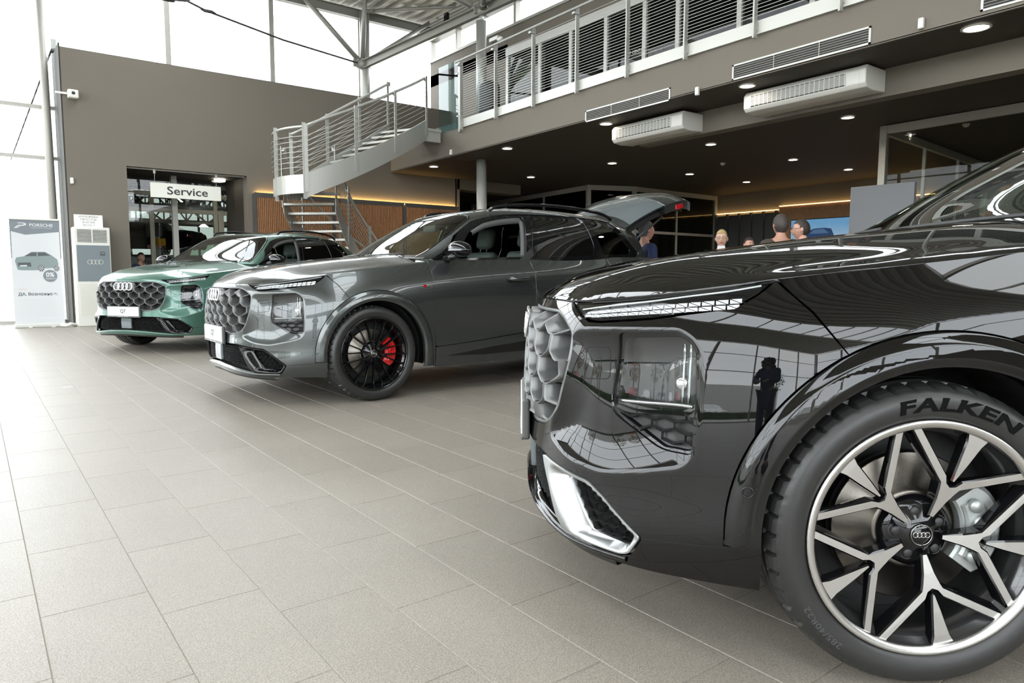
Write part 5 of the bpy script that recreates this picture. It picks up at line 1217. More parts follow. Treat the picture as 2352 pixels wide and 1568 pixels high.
# workshop beyond
w=MB();w.box((1.7,37,0),(13,37.1,1.9));w.box((1.7,37,4.9),(13,37.1,6));w.box((1.65,18.3,0),(1.75,37,6));w.box((13,22,0),(13.1,37,6));w.box((10.6,22,0),(13,22.1,6))
for i in range(12): w.box((2+i*1.0,37,1.9),(2.09+i*1.0,37.1,4.9))
for z in (2.6,3.3,4.0): w.box((1.7,37,z),(13,37.1,z+.10))
structure('wall_workshop',w,mat('workshop_wall',(.42,.42,.40),.7))
w=MB();w.box((1.75,37.04,1.9),(13,37.05,4.9));structure('window_9',w,glass('dimming_glass',(.30,.31,.30),1.,ior=1.3))  # grey tint added to dim the bright sky behind the workshop windows
w=MB();w.box((1.65,18.3,5.7),(13,37.1,5.8));w.box((1.75,18.3,3.3),(10.6,18.4,5.7));structure('ceiling_workshop',w,M_FRM)
w=MB();w.box((1.65,22,-.06),(13,37.1,-.002));structure('floor_workshop',w,mat('workshop_floor',(.35,.35,.33),.5))
wt_=thing('workshop_truss','dark lattice trusses under the workshop roof seen through the Service opening','roof truss',(0,0,0))
for yy_,z0,z1 in ((23,3.0,3.65),(26,2.75,3.3),(29.,3.5,4.3),(32,3.7,4.5),(35,3.4,4.4)):
    xr=9.9 if yy_<22 else 12.9
    m=MB();m.box((1.8,yy_-.05,z0-.05),(xr,yy_+.05,z0+.05));m.box((1.8,yy_-.05,z1-.05),(xr,yy_+.05,z1+.05));k=16
    for i in range(k):
        x0=1.8+(xr-1.8)*i/k;x1=1.8+(xr-1.8)*(i+1)/k;m.tube([(x0,yy_,z0 if i%2 else z1),(x1,yy_,z1 if i%2 else z0)],.035,5)
        m.box((x0-.02,yy_-.02,z0),(x0+.02,yy_+.02,z1))
    m.obj('lattice_girder',mat('truss_grey',(.12,.115,.10),.6),wt_)
def wpt(px,dep): 
    v=np.array(_F)+(px-1176)/F_PX*np.array(_R);v=v*dep;return float(v[0]),float(v[1])
for px_w,dep,z,l in ((422,22.6,3.3,'left workshop pendant lamp under the Service sign'),(541,24.6,2.98,'right workshop pendant lamp near the door frame'),(478,24.2,2.62,'small middle workshop lamp below the transom')):
    x,y=wpt(px_w,dep);m=MB();m.lathe([(0,-.02),(.15,-.02),(.05,.06),(.0,.07)],c=(x,y,z),n=16);tag(m.obj('workshop_lamp',M_LAMP),l,'lamp')
x,y=wpt(447,25.2);m=MB();m.bev((x-.35,y-.1,3.35),(x+.35,y+.1,3.75),.02);tag(m.obj('air_heater',M_INT),'dark square fan heater under the workshop trusses','heater')
x,y=wpt(368,24.5)
lf=thing('car_lift','grey two-post lift column with a grey head in the workshop','car lift',(x,y,0),-.35);MB().box((-.13,-.12,0),(.13,.12,2.35)).obj('column',mat('lift_grey',(.42,.43,.42),.5),lf);MB().bev((-.28,-.16,2.28),(.20,.16,2.72),.05,seg=3).obj('motor_head',mat('lift_head',(.12,.13,.13),.5),lf)
MB().bev((.02,-.24,1.95),(.34,-.14,2.22),.06,seg=3).obj('yellow_cover',mat('lift_yellow',(.85,.42,.01),.5),lf);MB().box((-.22,-.26,1.88),(.22,-.24,1.99)).obj('warning_label',mat('label_red',(.75,.35,.30),.6),lf)
def sedan(lab,loc,rz,col,z):
    t=thing('parked_car',lab,'car',(loc[0],loc[1],z),rz);pm=paint('sedan_'+lab[:5],col,.2,.3)
    pr=[(2.3,.42),(2.32,.62),(2.15,.75),(1.4,.88),(.75,.98),(.2,1.30),(-.3,1.40),(-1.0,1.38),(-1.75,1.06),(-2.25,1.0),(-2.38,.85),(-2.40,.55),(-2.30,.36)]
    V=[];F=[];k=len(pr);W_=[.62,.80,.86,.90,.90,.90]
    secs=[(-.90,.0),(-.93,.0),(-.60,.05),(0,.06),(.60,.05),(.93,.0),(.90,.0)]
    prf=NS(range(k),pr)(np.linspace(0,k-1,60))
    for (y,dz) in secs:
        for (x,z_) in prf:
            nar=1-.22*sstep(.9,1.35,np.array([z_]))[0]
            V.append((x*(1-.05*(abs(y)>.9)),y*nar,z_*(1 if abs(y)<.9 else .985)+dz*(z_>.8)))
    for i in range(len(secs)-1):
        for j in range(59): F.append((i*60+j,(i+1)*60+j,(i+1)*60+j+1,i*60+j+1))
    F+=[tuple(range(59,-1,-1)),tuple(6*60+j for j in range(60))]
    m=MB();m.add(V,F,0,False);m.obj('body',pm,t)
    for s in (-1,1):
        m=MB();m.prism([(.55,1.0),(.12,1.27),(-.35,1.34),(-1.0,1.31),(-1.6,1.03)],s*.80,s*.845,axis='y');m.obj('side_windows',G_DARK,t)
        for x in (1.4,-1.4):
            wv=link('wheel',None,t);wv.location=(x,s*.90,.33);m=MB();m.lathe([(.0,-.1),(.33,-.1),(.335,.0),(.22,.02),(.215,.0)],axis='y',n=32);m.V=[(a,b_*s,c_) for a,b_,c_ in m.V];m.obj('tyre',M_TYRE,wv)
            m=MB()
            for q in range(10):
                a=2*PI*q/10;m.prism([(-.018,.04),(.018,.04),(.026,.21),(-.026,.21)],s*.005,s*.03,axis='y',M=Matrix.Rotation(a,4,'Y'))
            m.tube([(.21*math.cos(a*PI/16),s*.015,.21*math.sin(a*PI/16)) for a in range(32)],.012,6,closed=True);m.obj('rim',M_ALU,wv)
        m=MB();m.bev((-2.40,s*.55-.22,.78),(-2.2,s*.55+.28,.92),.03);m.obj('tail_light',M_RED,t)
    return t
sedan('black saloon raised on the lift in the workshop',(lambda q:(q[0]-1.4*.793,q[1]+1.4*.609))(wpt(405,28)),2.49,(.008,.008,.009),1.62)
sedan('pale silver car low at the left of the workshop',(2.95,21.1),1.45,(.55,.57,.58),.0)
# ------------------------------------------------------------ banner, standing air conditioner, paper notice
bn=thing('rollup_banner','white and grey roll-up banner with a car picture at the left glass wall','banner',(1.04,16.3,0))
M_BW=mat('banner_white',(.56,.57,.58),.5);M_BG=mat('banner_grey',(.17,.19,.21),.5);M_BT=mat('banner_text',(.06,.06,.07),.6);M_BR=mat('banner_soft',(.62,.63,.64),.6)
MB().box((-.40,-.004,.05),(.40,.0,2.05)).obj('fabric',M_BW,bn);MB().bev((-.42,-.10,0),(.42,.08,.07),.015).obj('base_case',M_LIT,bn);MB().bev((-.41,-.02,2.04),(.41,.015,2.075),.006).obj('top_bar',M_PW,bn)
for x in (-.17,.2): MB().bev((x-.03,-.20,0),(x+.03,.0,.02),.005).obj('foot',M_LIT,bn)
MB().prism([(-.40,2.04),(.40,2.04),(.39,1.83),(-.16,1.76),(-.38,1.82),(-.385,1.32),(-.40,1.32)],-.0055,-.0045,axis='y').obj('printed_header',M_BG,bn);MB().prism([(.385,1.83),(.40,1.84),(.40,1.32),(.385,1.32)],-.0055,-.0045,axis='y').obj('printed_edge',M_BG,bn)
text_obj('banner_title','PORSCHE',.078,frame((.10,-.0062,1.945),(1,0,0),(0,0,1)),M_BW,bn,depth=.0004,sx=1.12,bold=.0016)
text_obj('banner_subtitle','PORSCHE INTER AUTO MACEDONIA',.020,frame((.10,-.0062,1.893),(1,0,0),(0,0,1)),M_BW,bn,depth=.0004)
lg=MB();lg.prism([(-.27,1.985),(-.17,1.985),(-.13,1.965),(-.14,1.94),(-.19,1.925),(-.25,1.925),(-.30,1.88),(-.33,1.885),(-.26,1.94),(-.20,1.945),(-.165,1.955),(-.18,1.97),(-.27,1.972)],-.0065,-.0055,axis='y');lg.prism([(-.235,1.925),(-.22,1.925),(-.28,1.88),(-.295,1.88)],-.0065,-.0055,axis='y');lg.obj('printed_logo',M_BW,bn)
CARP=[(-.33,1.19),(-.345,1.27),(-.32,1.33),(-.20,1.355),(-.08,1.44),(.14,1.445),(.24,1.38),(.33,1.30),(.345,1.20),(.30,1.14),(.10,1.125),(.02,1.10),(-.05,1.09),(-.24,1.09),(-.31,1.10)]
MB().prism(CARP,-.0060,-.0048,axis='y').obj('printed_car',mat('print_teal',(.20,.25,.25),.6),bn)
MB().prism([(-.19,1.355),(-.08,1.425),(.0,1.43),(.0,1.36)],-.0068,-.0058,axis='y').prism([(.02,1.36),(.02,1.43),(.13,1.432),(.22,1.375)],-.0068,-.0058,axis='y').obj('printed_windows',mat('print_dark',(.07,.08,.08),.6),bn)
for cx_,r_ in ((.06,.062),(.31,.055)):
    m=MB();m.prism([(cx_+r_*math.cos(a*PI/12)*.85,1.13+r_*math.sin(a*PI/12)) for a in range(24)],-.0072,-.0060,axis='y');m.obj('printed_wheel',M_BT,bn);m=MB()
    for q in range(8):
        a=q*PI/4;m.prism([(cx_+.85*r_*.9*math.cos(a-.16),1.13+r_*.9*math.sin(a-.16)),(cx_+.85*r_*.9*math.cos(a+.16),1.13+r_*.9*math.sin(a+.16)),(cx_,1.13)],-.0080,-.0070,axis='y')
    m.obj('printed_spokes',M_BW,bn)
MB().prism([(-.30,1.17),(-.30,1.235),(-.10,1.24),(-.09,1.16)],-.0068,-.0058,axis='y').obj('printed_grille',mat('print_dark',(.07,.08,.08),.6),bn);MB().prism([(-.27,1.165),(-.27,1.185),(-.16,1.19),(-.16,1.165)],-.0078,-.0068,axis='y').obj('printed_plate',M_BW,bn)
MB().prism([(.20+.115*math.cos(a*PI/16),.985+.115*math.sin(a*PI/16)) for a in range(32)],-.0090,-.0075,axis='y').obj('printed_badge',M_BG,bn)
text_obj('badge_text','0%',.115,frame((.20,-.0095,1.005),(1,0,0),(0,0,1)),M_BW,bn,depth=.0004,bold=.004);text_obj('badge_word','Камата',.045,frame((.205,-.0095,.932),(1,0,0),(0,0,1)),M_BW,bn,depth=.0004)
text_obj('banner_slogan','ДА. Возможно е.',.078,frame((-.01,-.0055,.635),(1,0,0),(0,0,1)),M_BT,bn,depth=.0004,bold=.0012);text_obj('banner_note','+ 4 години гаранција',.026,frame((-.16,-.0055,.53),(1,0,0),(0,0,1)),M_BR,bn,depth=.0004)
MB().box((-.32,-.0055,.728),(-.18,-.0045,.732)).obj('printed_line',mat('print_red',(.6,.2,.2),.6),bn);MB().box((0.0,-.0055,.175),(.33,-.0045,.185)).obj('printed_address',M_BR,bn)
ac=thing('floor_air_conditioner','tall white floor-standing air conditioner with grey panel and four rings','air conditioner',(1.94,16.2,0))
m=MB();m.bev((-.31,-.20,0),(.31,.18,1.93),.015);m.obj('cabinet',M_PW,ac);MB().box((-.27,-.207,.88),(.29,-.20,1.58)).obj('front_panel',mat('ac_panel',(.155,.185,.20),.5),ac)
MB().box((-.25,-.204,1.64),(.25,-.199,1.88)).obj('outlet',M_DARK,ac)
for i in range(9): MB().bev((-.25,-.215,1.648+i*.026),(.25,-.200,1.660+i*.026),.003).obj('outlet_louvre',M_PW,ac)
MB().box((-.01,-.218,1.64),(.01,-.2,1.88)).obj('outlet_divider',M_PW,ac)
m=MB()
for i in range(26): m.box((-.25,-.206,.22+i*.024),(.25,-.199,.232+i*.024))
o=m.obj('intake_louvres',mat('louvre_cream',(.62,.61,.54),.5),ac);o['kind']='stuff'
MB().box((.12,-.210,1.38),(.21,-.206,1.46)).obj('control_panel',mat('ac_display',(.06,.07,.07),.3),ac);text_obj('control_label','1 TOSOT',.018,frame((.165,-.2115,1.43),(1,0,0),(0,0,1)),M_PW,ac,depth=.0003)
rg=m_ring4(.041,.0035,.062).mesh('ring_emblem',M_PW);o=link('ring_emblem',rg,ac);o.matrix_local=frame((.035,-.209,1.255),(1,0,0),(0,0,1))
nt_=thing('paper_notice','white paper notice in Cyrillic capitals standing on the floor air conditioner','notice',(1.92,16.22,1.935));MB().box((-.245,-.004,0),(.245,.0,.245)).obj('paper',mat('paper',(.80,.79,.74),.7),nt_)
for i,s_ in enumerate(('ИЗЛОЖБЕН','ПРОСТОР','ВНАТРЕ','РЕОН 7')): text_obj('notice_text',s_,.050,frame((.005,-.0055,.205-.055*i),(1,0,0),(0,0,1)),M_BT,nt_,depth=.0003,sx=1.15)
m=MB();m.tube([(1.60,16.1,.03),(1.50,16.0,.06),(1.45,16.05,.03),(1.36,16.1,.04)],.035,8);tag(m.obj('drain_hose',M_PW),'short white hose end on the floor beside the air conditioner','hose')
m=MB();m.box((.62,7.55,0),(.70,7.575,.004));ob=m.obj('paper_scrap',M_PW);ob.location=(0,0,0);tag(ob,'thin white scrap lying on the tiled floor at the left','scrap')
# ------------------------------------------------------------ far right of the showroom
w=MB();w.box((19.9,-14,0),(20.1,22,4.3));w.box((9,-14.1,0),(20.1,-14,4.3));structure('wall_back',w,M_WALL)
m=MB();m.box((19.82,8.0,0),(19.9,12.38,3.10));structure('wall_oak',m,M_OAK)
dr=thing('ribbed_panel','dark ribbed wall panel left of the oak wall, lit from above','wall panel',(19.79,12.42,0))
MB().box((0,0,0),(.09,2.3,2.95)).obj('backing',mat('panel_dark',(.055,.058,.060),.6),dr)
for i in range(6): MB().box((-.10,.0+.44*i,0),(0,.05+.44*i,3.0)).obj('rib',mat('panel_dark',(.055,.058,.060),.6),dr)
m=MB();m.box((19.80,8.0,3.12),(19.88,12.4,3.135));m.box((19.80,12.45,3.02),(19.88,14.8,3.035));tag(m.obj('cove_light',mat('warm_led2',(1,.7,.3),.5,emit=(1,.6,.22),estr=5.)),'warm light strip above the oak wall at the back right','light strip')
ts=thing('wall_screen','wide wall screen showing a blue car under a blue sky','screen',(19.78,10.9,2.06));MB().bev((-.03,-1.06,-.62),(.03,1.06,.62),.01).obj('bezel',M_GB,ts)
sk=D.materials.new('screen_sky');sk.use_nodes=True;nt=sk.node_tree;b=nt.nodes['Principled BSDF'];tcn=nt.nodes.new('ShaderNodeTexCoord');sx_=nt.nodes.new('ShaderNodeSeparateXYZ');rp=nt.nodes.new('ShaderNodeValToRGB');nzz=nt.nodes.new('ShaderNodeTexNoise');nzz.inputs['Scale'].default_value=2.5;mr2=nt.nodes.new('ShaderNodeMapRange');mr2.inputs['From Min'].default_value=-.6;mr2.inputs['From Max'].default_value=.6
nt.links.new(tcn.outputs['Object'],sx_.inputs[0]);nt.links.new(sx_.outputs['Z'],mr2.inputs['Value']);ad=nt.nodes.new('ShaderNodeMath');ad.operation='ADD';nt.links.new(tcn.outputs['Object'],nzz.inputs['Vector']);ms=nt.nodes.new('ShaderNodeMath');ms.operation='MULTIPLY';ms.inputs[1].default_value=.25;nt.links.new(nzz.outputs['Fac'],ms.inputs[0]);nt.links.new(mr2.outputs[0],ad.inputs[0]);nt.links.new(ms.outputs[0],ad.inputs[1]);nt.links.new(ad.outputs[0],rp.inputs[0])
rp.color_ramp.elements[0].position=.35;rp.color_ramp.elements[0].color=(.36,.45,.50,1);rp.color_ramp.elements[1].position=1.1;rp.color_ramp.elements[1].color=(.11,.27,.45,1)
b.inputs['Base Color'].default_value=(0,0,0,1);nt.links.new(rp.outputs[0],b.inputs['Emission Color']);b.inputs['Emission Strength'].default_value=.9
MB().box((-.034,-1.04,-.60),(-.031,1.04,.60)).obj('picture_sky',sk,ts)
cb=mat('screen_car',(.0,.0,.0),.5,emit=(.012,.035,.09),estr=1.);V=[(-.037,y,z) for y,z in ((.58,.02),(.56,.16),(.47,.27),(.30,.33),(-.02,.34),(-.22,.31),(-.30,.14),(-.32,-.06),(-.24,-.14),(.45,-.12))]
m=MB();m.add(V,[tuple(range(len(V)))]);m.obj('picture_car',cb,ts);m=MB();m.add([(-.039,.44,.18),(-.039,.30,.30),(-.039,.0,.31),(-.039,-.16,.18)],[(0,1,2,3)]);m.obj('picture_window',mat('screen_win',(0,0,0),.5,emit=(.05,.10,.18),estr=1.),ts)
m=MB();m.add([(-.036,1.04,-.20),(-.036,1.04,-.60),(-.036,-1.04,-.60),(-.036,-1.04,-.12)],[(0,1,2,3)]);m.obj('picture_ground',mat('screen_gnd',(0,0,0),.5,emit=(.14,.16,.17),estr=1.),ts)
# glazed office in the back
def glasswall(name,pts,h,posts=(),trans=(2.3,),fm=M_FRM,gl=None):
    o=link(name,None);o['kind']='structure'
    for (a,b_) in zip(pts,pts[1:]):
        a=Vector((*a,0));b_=Vector((*b_,0));d=b_-a;L=d.length;an=math.atan2(d.y,d.x);M=Matrix.Translation(a)@Matrix.Rotation(an,4,'Z')
        m=MB();m.box((-.06,-.06,0),(.06,.06,h),M=M);tb(m).obj('post',fm,o)
        m=MB();m.box((0,-.04,h-.14),(L,.04,h),M=M);tb(m).obj('head_rail',fm,o)
        for z in trans: m=MB();m.box((0,-.03,z-.04),(L,.03,z+.04),M=M);tb(m).obj('transom',fm,o)
        n=max(1,int(round(L/2.3)))
        for i in range(1,n): m=MB();m.box((L*i/n-.03,-.03,0),(L*i/n+.03,.03,h),M=M);tb(m).obj('mullion',fm,o)
        m=MB();m.box((0,-.006,0),(L,.006,h-.1),M=M);tb(m).obj('pane',gl or G_DKR,o)
    m=MB();p=pts[-1];m.box((p[0]-.06,p[1]-.06,0),(p[0]+.06,p[1]+.06,h));tb(m).obj('post',fm,o);return o
glasswall('window_6',[(14.7,21.5),(14.4,15.15),(15.75,14.62),(19.75,14.72)],3.60)
glasswall('window_7',[(19.6,6.8),(13.3,6.27),(13.3,-5.5)],3.60,trans=(),gl=glass('clear_glass',(.93,.95,.93),1.,ior=1.25))
w=MB();w.box((17.2,15.3,0),(17.3,22,3.6));w.box((10.7,21.9,0),(20,22,4.0));structure('wall_rear_office',w,mat('office_dark',(.03,.03,.03),.8))
w=MB();w.box((-7,21.9,0),(-6.9,22,1));
gb_=thing('display_board','plain grey freestanding display board left of the black car windscreen','board',(12.0,5.66,0));MB().bev((-.04,-.53,.35),(.04,.50,2.52),.01).obj('panel',mat('board_grey',(.20,.205,.215),.6),gb_)
for y in (-.45,.42): MB().box((-.03,y-.03,0),(.03,y+.03,.4)).obj('leg',M_DARK,gb_);MB().box((-.25,y-.03,0),(.25,y+.03,.02)).obj('foot',M_DARK,gb_)
# outside
w=MB();w.box((-60,-60,-.2),(60,60,-.12));structure('floor_outside',w,mat('paving',(.42,.42,.40),.8,noise=(.6,.15)))
PB=(2.4578,1.4776,2.4755705); PG=(2.6082,6.2041,3.1411742); PN=(2.3891,10.8746,3.7403541)
CAR_B=build_car('parked_suv','glossy black SUV nearest the camera, cut off by the right edge, two-tone silver wheel',PB,P_BLACK,'silver',M_CALG,M_SAT)
CAR_G=build_car('parked_suv','dark grey metallic SUV in the middle with raised tailgate and red brake calipers',PG,P_GREY,'multi',M_CALR,M_GB,tailgate='open')
CAR_N=build_car('parked_suv','sage green SUV farthest left, beside the floor-standing air conditioner',PN,P_GREEN,'multi',M_CALG,M_GB)
# ------------------------------------------------------------ people
def skin_mesh(name,nodes,edges,m,sub=2):
    """nodes {k:(x,y,z,r or (rx,ry))}"""
    ks=list(nodes);me=D.meshes.new(name);me.from_pydata([nodes[k][:3] for k in ks],[(ks.index(a),ks.index(b_)) for a,b_ in edges],[])
    o=D.objects.new(name,me);COL.objects.link(o);md=o.modifiers.new('s','SKIN');md.use_smooth_shade=True
    lay=me.skin_vertices[0].data if me.skin_vertices else None
    if lay is None:
        bm=bmesh.new();bm.from_mesh(me);bm.verts.layers.skin.verify();bm.to_mesh(me);bm.free();lay=me.skin_vertices[0].data
    for i,k in enumerate(ks):
        r=nodes[k][3];lay[i].radius=(r,r) if not hasattr(r,'__len__') else r;lay[i].use_root=(i==0)
    s=o.modifiers.new('u','SUBSURF');s.levels=sub;s.render_levels=sub
    dg=bpy.context.evaluated_depsgraph_get();e=D.meshes.new_from_object(o.evaluated_get(dg));e.name=name
    D.objects.remove(o);D.meshes.remove(me);e.materials.clear();e.materials.append(m);e.polygons.foreach_set('use_smooth',[True]*len(e.polygons));return e
def head_geo(n=28,m_=22,fem=False):
    V=[];F=[]
    for i in range(m_+1):
        t=PI*i/m_;z=math.cos(t)
        for j in range(n):
            a=2*PI*j/n;x=math.sin(t)*math.cos(a);y=math.sin(t)*math.sin(a)
            X=x*.098;Y=y*.076;Z=z*.118
            if z<-.1: k=(-.1-z);Y*=1-.38*k;X*=1-.12*k;X+=.010*k
            if x<0 and z<-.35: X*=1-.35*(-.35-z)
            g=lambda dy,dz,sy,sz:math.exp(-((y-dy)/sy)**2-((z-dz)/sz)**2)*(x>0)
            X+=.020*g(0,-.16,.14,.13)*1.1+.010*g(0,.02,.12,.2)-.009*(g(.36,.07,.2,.13)+g(-.36,.07,.2,.13))+.006*g(0,-.50,.25,.07)+.004*g(0,-.42,.25,.05)+.012*g(0,-.85,.3,.16)+.004*g(0,.24,.5,.10)
            V.append((X,Y,Z))
    for i in range(m_):
        for j in range(n): F.append((i*n+j,(i+1)*n+j,(i+1)*n+(j+1)%n,i*n+(j+1)%n))
    return V,F
def person(lab,loc,face,hgt,skin,hairc,top,legs,hair='short',pitch=0.,glasses=False,pose='stand',shirt=None,female=False,turn=0.):
    P_=thing('person',lab,'person',(loc[0],loc[1],0),face);s=hgt/1.75
    SK=mat('skin_'+'%.2f'%skin[0],skin,.5);HR=mat('hair_%.3f'%hairc[0],hairc,.6,bump=(300,.6));TP=mat('cloth_%.3f_%.3f'%(top[0],top[2]),top,.8,bump=(200,.3));LG=mat('cloth_%.3f_%.3f'%(legs[0],legs[2]),legs,.8,bump=(200,.3))
    sh=.19 if female else .215
    N={'pel':(0,0,.95,(.12,.15)),'wst':(0,0,1.10,(.10,.135)),'chs':(.0,0,1.30,(.115,.165)),'nkb':(-.01,0,1.46,.065),'nk':(.0,0,1.53,.052),'hd':(.01,0,1.60,.06)}
    E_=[('pel','wst'),('wst','chs'),('chs','nkb'),('nkb','nk'),('nk','hd')]
    for q,c in ((1,'l'),(-1,'r')):
        if pose=='camera': A=[('sh',.0,sh,1.41,.055),('el',.10,sh+.06,1.16,.045),('wr',.30,.09,1.14,.030),('hn',.36,.075,1.135,.030)]
        elif pose=='front': A=[('sh',.0,sh,1.41,.055),('el',.02,sh+.05,1.13,.043),('wr',.20,.10,1.05,.030),('hn',.26,.05,1.05,.032)]
        else: A=[('sh',.0,sh,1.41,.055),('el',-.02,sh+.05,1.12,.043),('wr',.05,sh+.05,.88,.029),('hn',.08,sh+.04,.80,.034)]
        for k,x,y,z,r in A: N[k+c]=(x,q*y,z,r)
        for k,x,y,z,r in (('hp',0,.095,.90,.095),('kn',.02,.10,.50,.062),('an',0,.10,.10,.040),('to',.14,.12,.035,.034)): N[k+c]=(x,q*y,z,r)
        E_+=[('chs','sh'+c),('sh'+c,'el'+c),('el'+c,'wr'+c),('wr'+c,'hn'+c),('pel','hp'+c),('hp'+c,'kn'+c),('kn'+c,'an'+c),('an'+c,'to'+c)]
    N={k:(v[0]*s,v[1]*s,v[2]*s,(v[3]*s if not hasattr(v[3],'__len__') else (v[3][0]*s,v[3][1]*s))) for k,v in N.items()}
    me=skin_mesh('body',N,E_,SK,2)
    # head and fingers merged into the same skin mesh
    bm=bmesh.new();bm.from_mesh(me)
    HM=Matrix.Translation((.02*s,0,(1.75-.132)*s))@Matrix.Scale(1.06,4)@Matrix.Rotation(turn,4,'Z')@Matrix.Rotation(pitch,4,'Y')@Matrix.Scale(s,4)
    V,F=head_geo();vs=[bm.verts.new(HM@Vector(v)) for v in V]
    for f in F:
        if len({vs[i] for i in f})>2:
            try: q=bm.faces.new([vs[i] for i in f]);q.smooth=True
            except ValueError: pass
    def addtube(P,rs):
        mb=MB();mb.tube(P,.01,6,rs=rs);vv=[bm.verts.new(v) for v in mb.V]
        for f in mb.F: q=bm.faces.new([vv[i] for i in f]);q.smooth=True
    for q in (1,-1): # ears
        mb=MB();mb.sphere((-.005,q*.078,-.005),.03,n=10,m=6,sc=(.6,.3,1));vv=[bm.verts.new(HM@Vector(v)) for v in mb.V]
        for f in mb.F:
            try: g=bm.faces.new([vv[i] for i in f]);g.smooth=True
            except ValueError: pass
    for c,q in (('l',1),('r',-1)):
        h=Vector(N['hn'+c][:3]);w_=Vector(N['wr'+c][:3]);d=(h-w_).normalized();sd=Vector((0,1,0)) if abs(d.y)<.8 else Vector((1,0,0));up=d.cross(sd).normalized();sd=up.cross(d)
        for i,(o_,L) in enumerate(((-.028,.070),(-.010,.080),(.010,.076),(.027,.060))):
            b0=h+sd*o_*s+d*.01;p1=b0+d*L*.5*s-up*.006;p2=b0+d*L*.8*s-up*.022*s;p3=b0+d*L*.9*s-up*.038*s;addtube([b0,p1,p2,p3],[.0095*s,.009*s,.008*s,.006*s])
        b0=h-d*.02+sd*.03*q*s;addtube([b0,b0+sd*.03*q*s+d*.02,b0+sd*.04*q*s+d*.05],[.011*s,.010*s,.008*s])
    bmesh.ops.remove_doubles(bm,verts=vs,dist=1e-5);bmesh.ops.recalc_face_normals(bm,faces=bm.faces);bm.to_mesh(me);bm.free();body=link('body',me,P_)
    def cl(name,keys,edges,gr,m):
        n2={k:(N[k][0],N[k][1],N[k][2],(N[k][3]+gr if not hasattr(N[k][3],'__len__') else (N[k][3][0]+gr,N[k][3][1]+gr))) for k in keys};return link(name,skin_mesh(name,n2,edges,m,2),P_)
    cl('jacket',['pel','wst','chs','nkb','shl','ell','wrl','shr','elr','wrr'],[('pel','wst'),('wst','chs'),('chs','nkb'),('chs','shl'),('shl','ell'),('ell','wrl'),('chs','shr'),('shr','elr'),('elr','wrr')],.016*s,TP)
    cl('trousers',['pel','hpl','knl','anl','hpr','knr','anr'],[('pel','hpl'),('hpl','knl'),('knl','anl'),('pel','hpr'),('hpr','knr'),('knr','anr')],.014*s,LG)
    sm=MB()
    for q in (1,-1): sm.bev((-.07*s,q*.11*s-.045,0),(.20*s,q*.11*s+.045,.09),.03,seg=3)
    sm.obj('shoes',M_INT,P_)
    if shirt:
        m=MB();m.prism([(-.055,1.40),(.055,1.40),(.05,1.52),(-.05,1.52)],.075,.105,axis='x');m.V=[(a*s,b_*s,c_*s) for a,b_,c_ in m.V];m.obj('shirt_collar',mat('shirt',shirt,.7),P_)
    # hair
    hv=[];hf=[];V,F=head_geo();keep=[]
    for i,v in enumerate(V):
        x,y,z=v[0]/.098,v[1]/.076,v[2]/.118
        hair_line=.46 if x>.35 else (.46-1.9*(.35-x) if x>-.2 else -.72)
        if hair=='long': hair_line=.5 if x>.45 else (.5-2.6*(.45-x) if x>.1 else -1.)
        if hair=='bald': hair_line=.55 if x>.2 else (.55-1.5*(.2-x) if x>-.3 else -.35)
        keep.append(z>hair_line)
        th=1.07 if hair!='full' else 1.13
        jit=1+.03*math.sin(i*12.9)*(hair in('full','long'));hv.append((v[0]*th*jit-.002,v[1]*th*jit,v[2]*(1.07 if hair!='full' else 1.14)*1.0+.002))
    hf=[f for f in F if sum(keep[i] for i in f)>=3]
    o=link('hair',mk('hair',[HM@Vector(v) for v in hv],hf,HR,True),P_)
    if hair=='long':
        m=MB();rg=random.Random(3)
        for i in range(170):
            z=rg.uniform(-.27,.14);a=rg.uniform(.6,2*PI-.6) if z<.06 else rg.uniform(0,2*PI);r=rg.uniform(.085,.14) if z<.07 else rg.uniform(.01,.10);m.sphere((r*math.cos(a),r*1.05*math.sin(a),z),rg.uniform(.022,.04),n=7,m=5)
        m.V=[tuple(HM@Vector(v)) for v in m.V];m.obj('curls',HR,P_)
    if female and hair=='short':
        m=MB();m.sphere((-.10,0,.02),.04,n=10,m=8);m.V=[tuple(HM@Vector(v)) for v in m.V];m.obj('hair_bun',HR,P_)
    for q in (1,-1):
        m=MB();m.sphere((.082,q*.028,.010),.0125,n=10,m=8);m.V=[tuple(HM@Vector(v)) for v in m.V];e=m.obj('eye',mat('eye_white',(.7,.68,.65),.3),P_);m=MB();m.sphere((.090,q*.028,.010),.0065,n=8,m=6);m.V=[tuple(HM@Vector(v)) for v in m.V];m.obj('iris',mat('iris',(.03,.02,.015),.3),e)
        m=MB();m.tube([(.088,q*.045,.030),(.098,q*.03,.036),(.098,q*.014,.032)],.003,5);m.V=[tuple(HM@Vector(v)) for v in m.V];m.obj('eyebrow',HR,P_)
    m=MB();m.tube([(.090,-.022,-.056),(.102,-.008,-.054),(.102,.008,-.054),(.090,.022,-.056)],.0045,6);m.V=[tuple(HM@Vector(v)) for v in m.V];m.obj('lips',mat('lips_red' if female else 'lips',(.35,.05,.05) if female else (.36,.16,.13),.4),P_)
    if glasses:
        m=MB()
        for q in (1,-1):
            m.tube([(.108,q*.030+.022*math.cos(a*PI/8),.008+.016*math.sin(a*PI/8)) for a in range(16)],.0018,5,closed=True);m.tube([(.106,q*.052,.012),(.0,q*.082,.012)],.0018,5)
        m.V=[tuple(HM@Vector(v)) for v in m.V];m.obj('glasses',M_GB,P_)
    return P_
def at(px,dep):
    v=np.array(_F)+(px-1176)/F_PX*np.array(_R);v=v*dep;return (v[0],v[1])
R_=math.radians
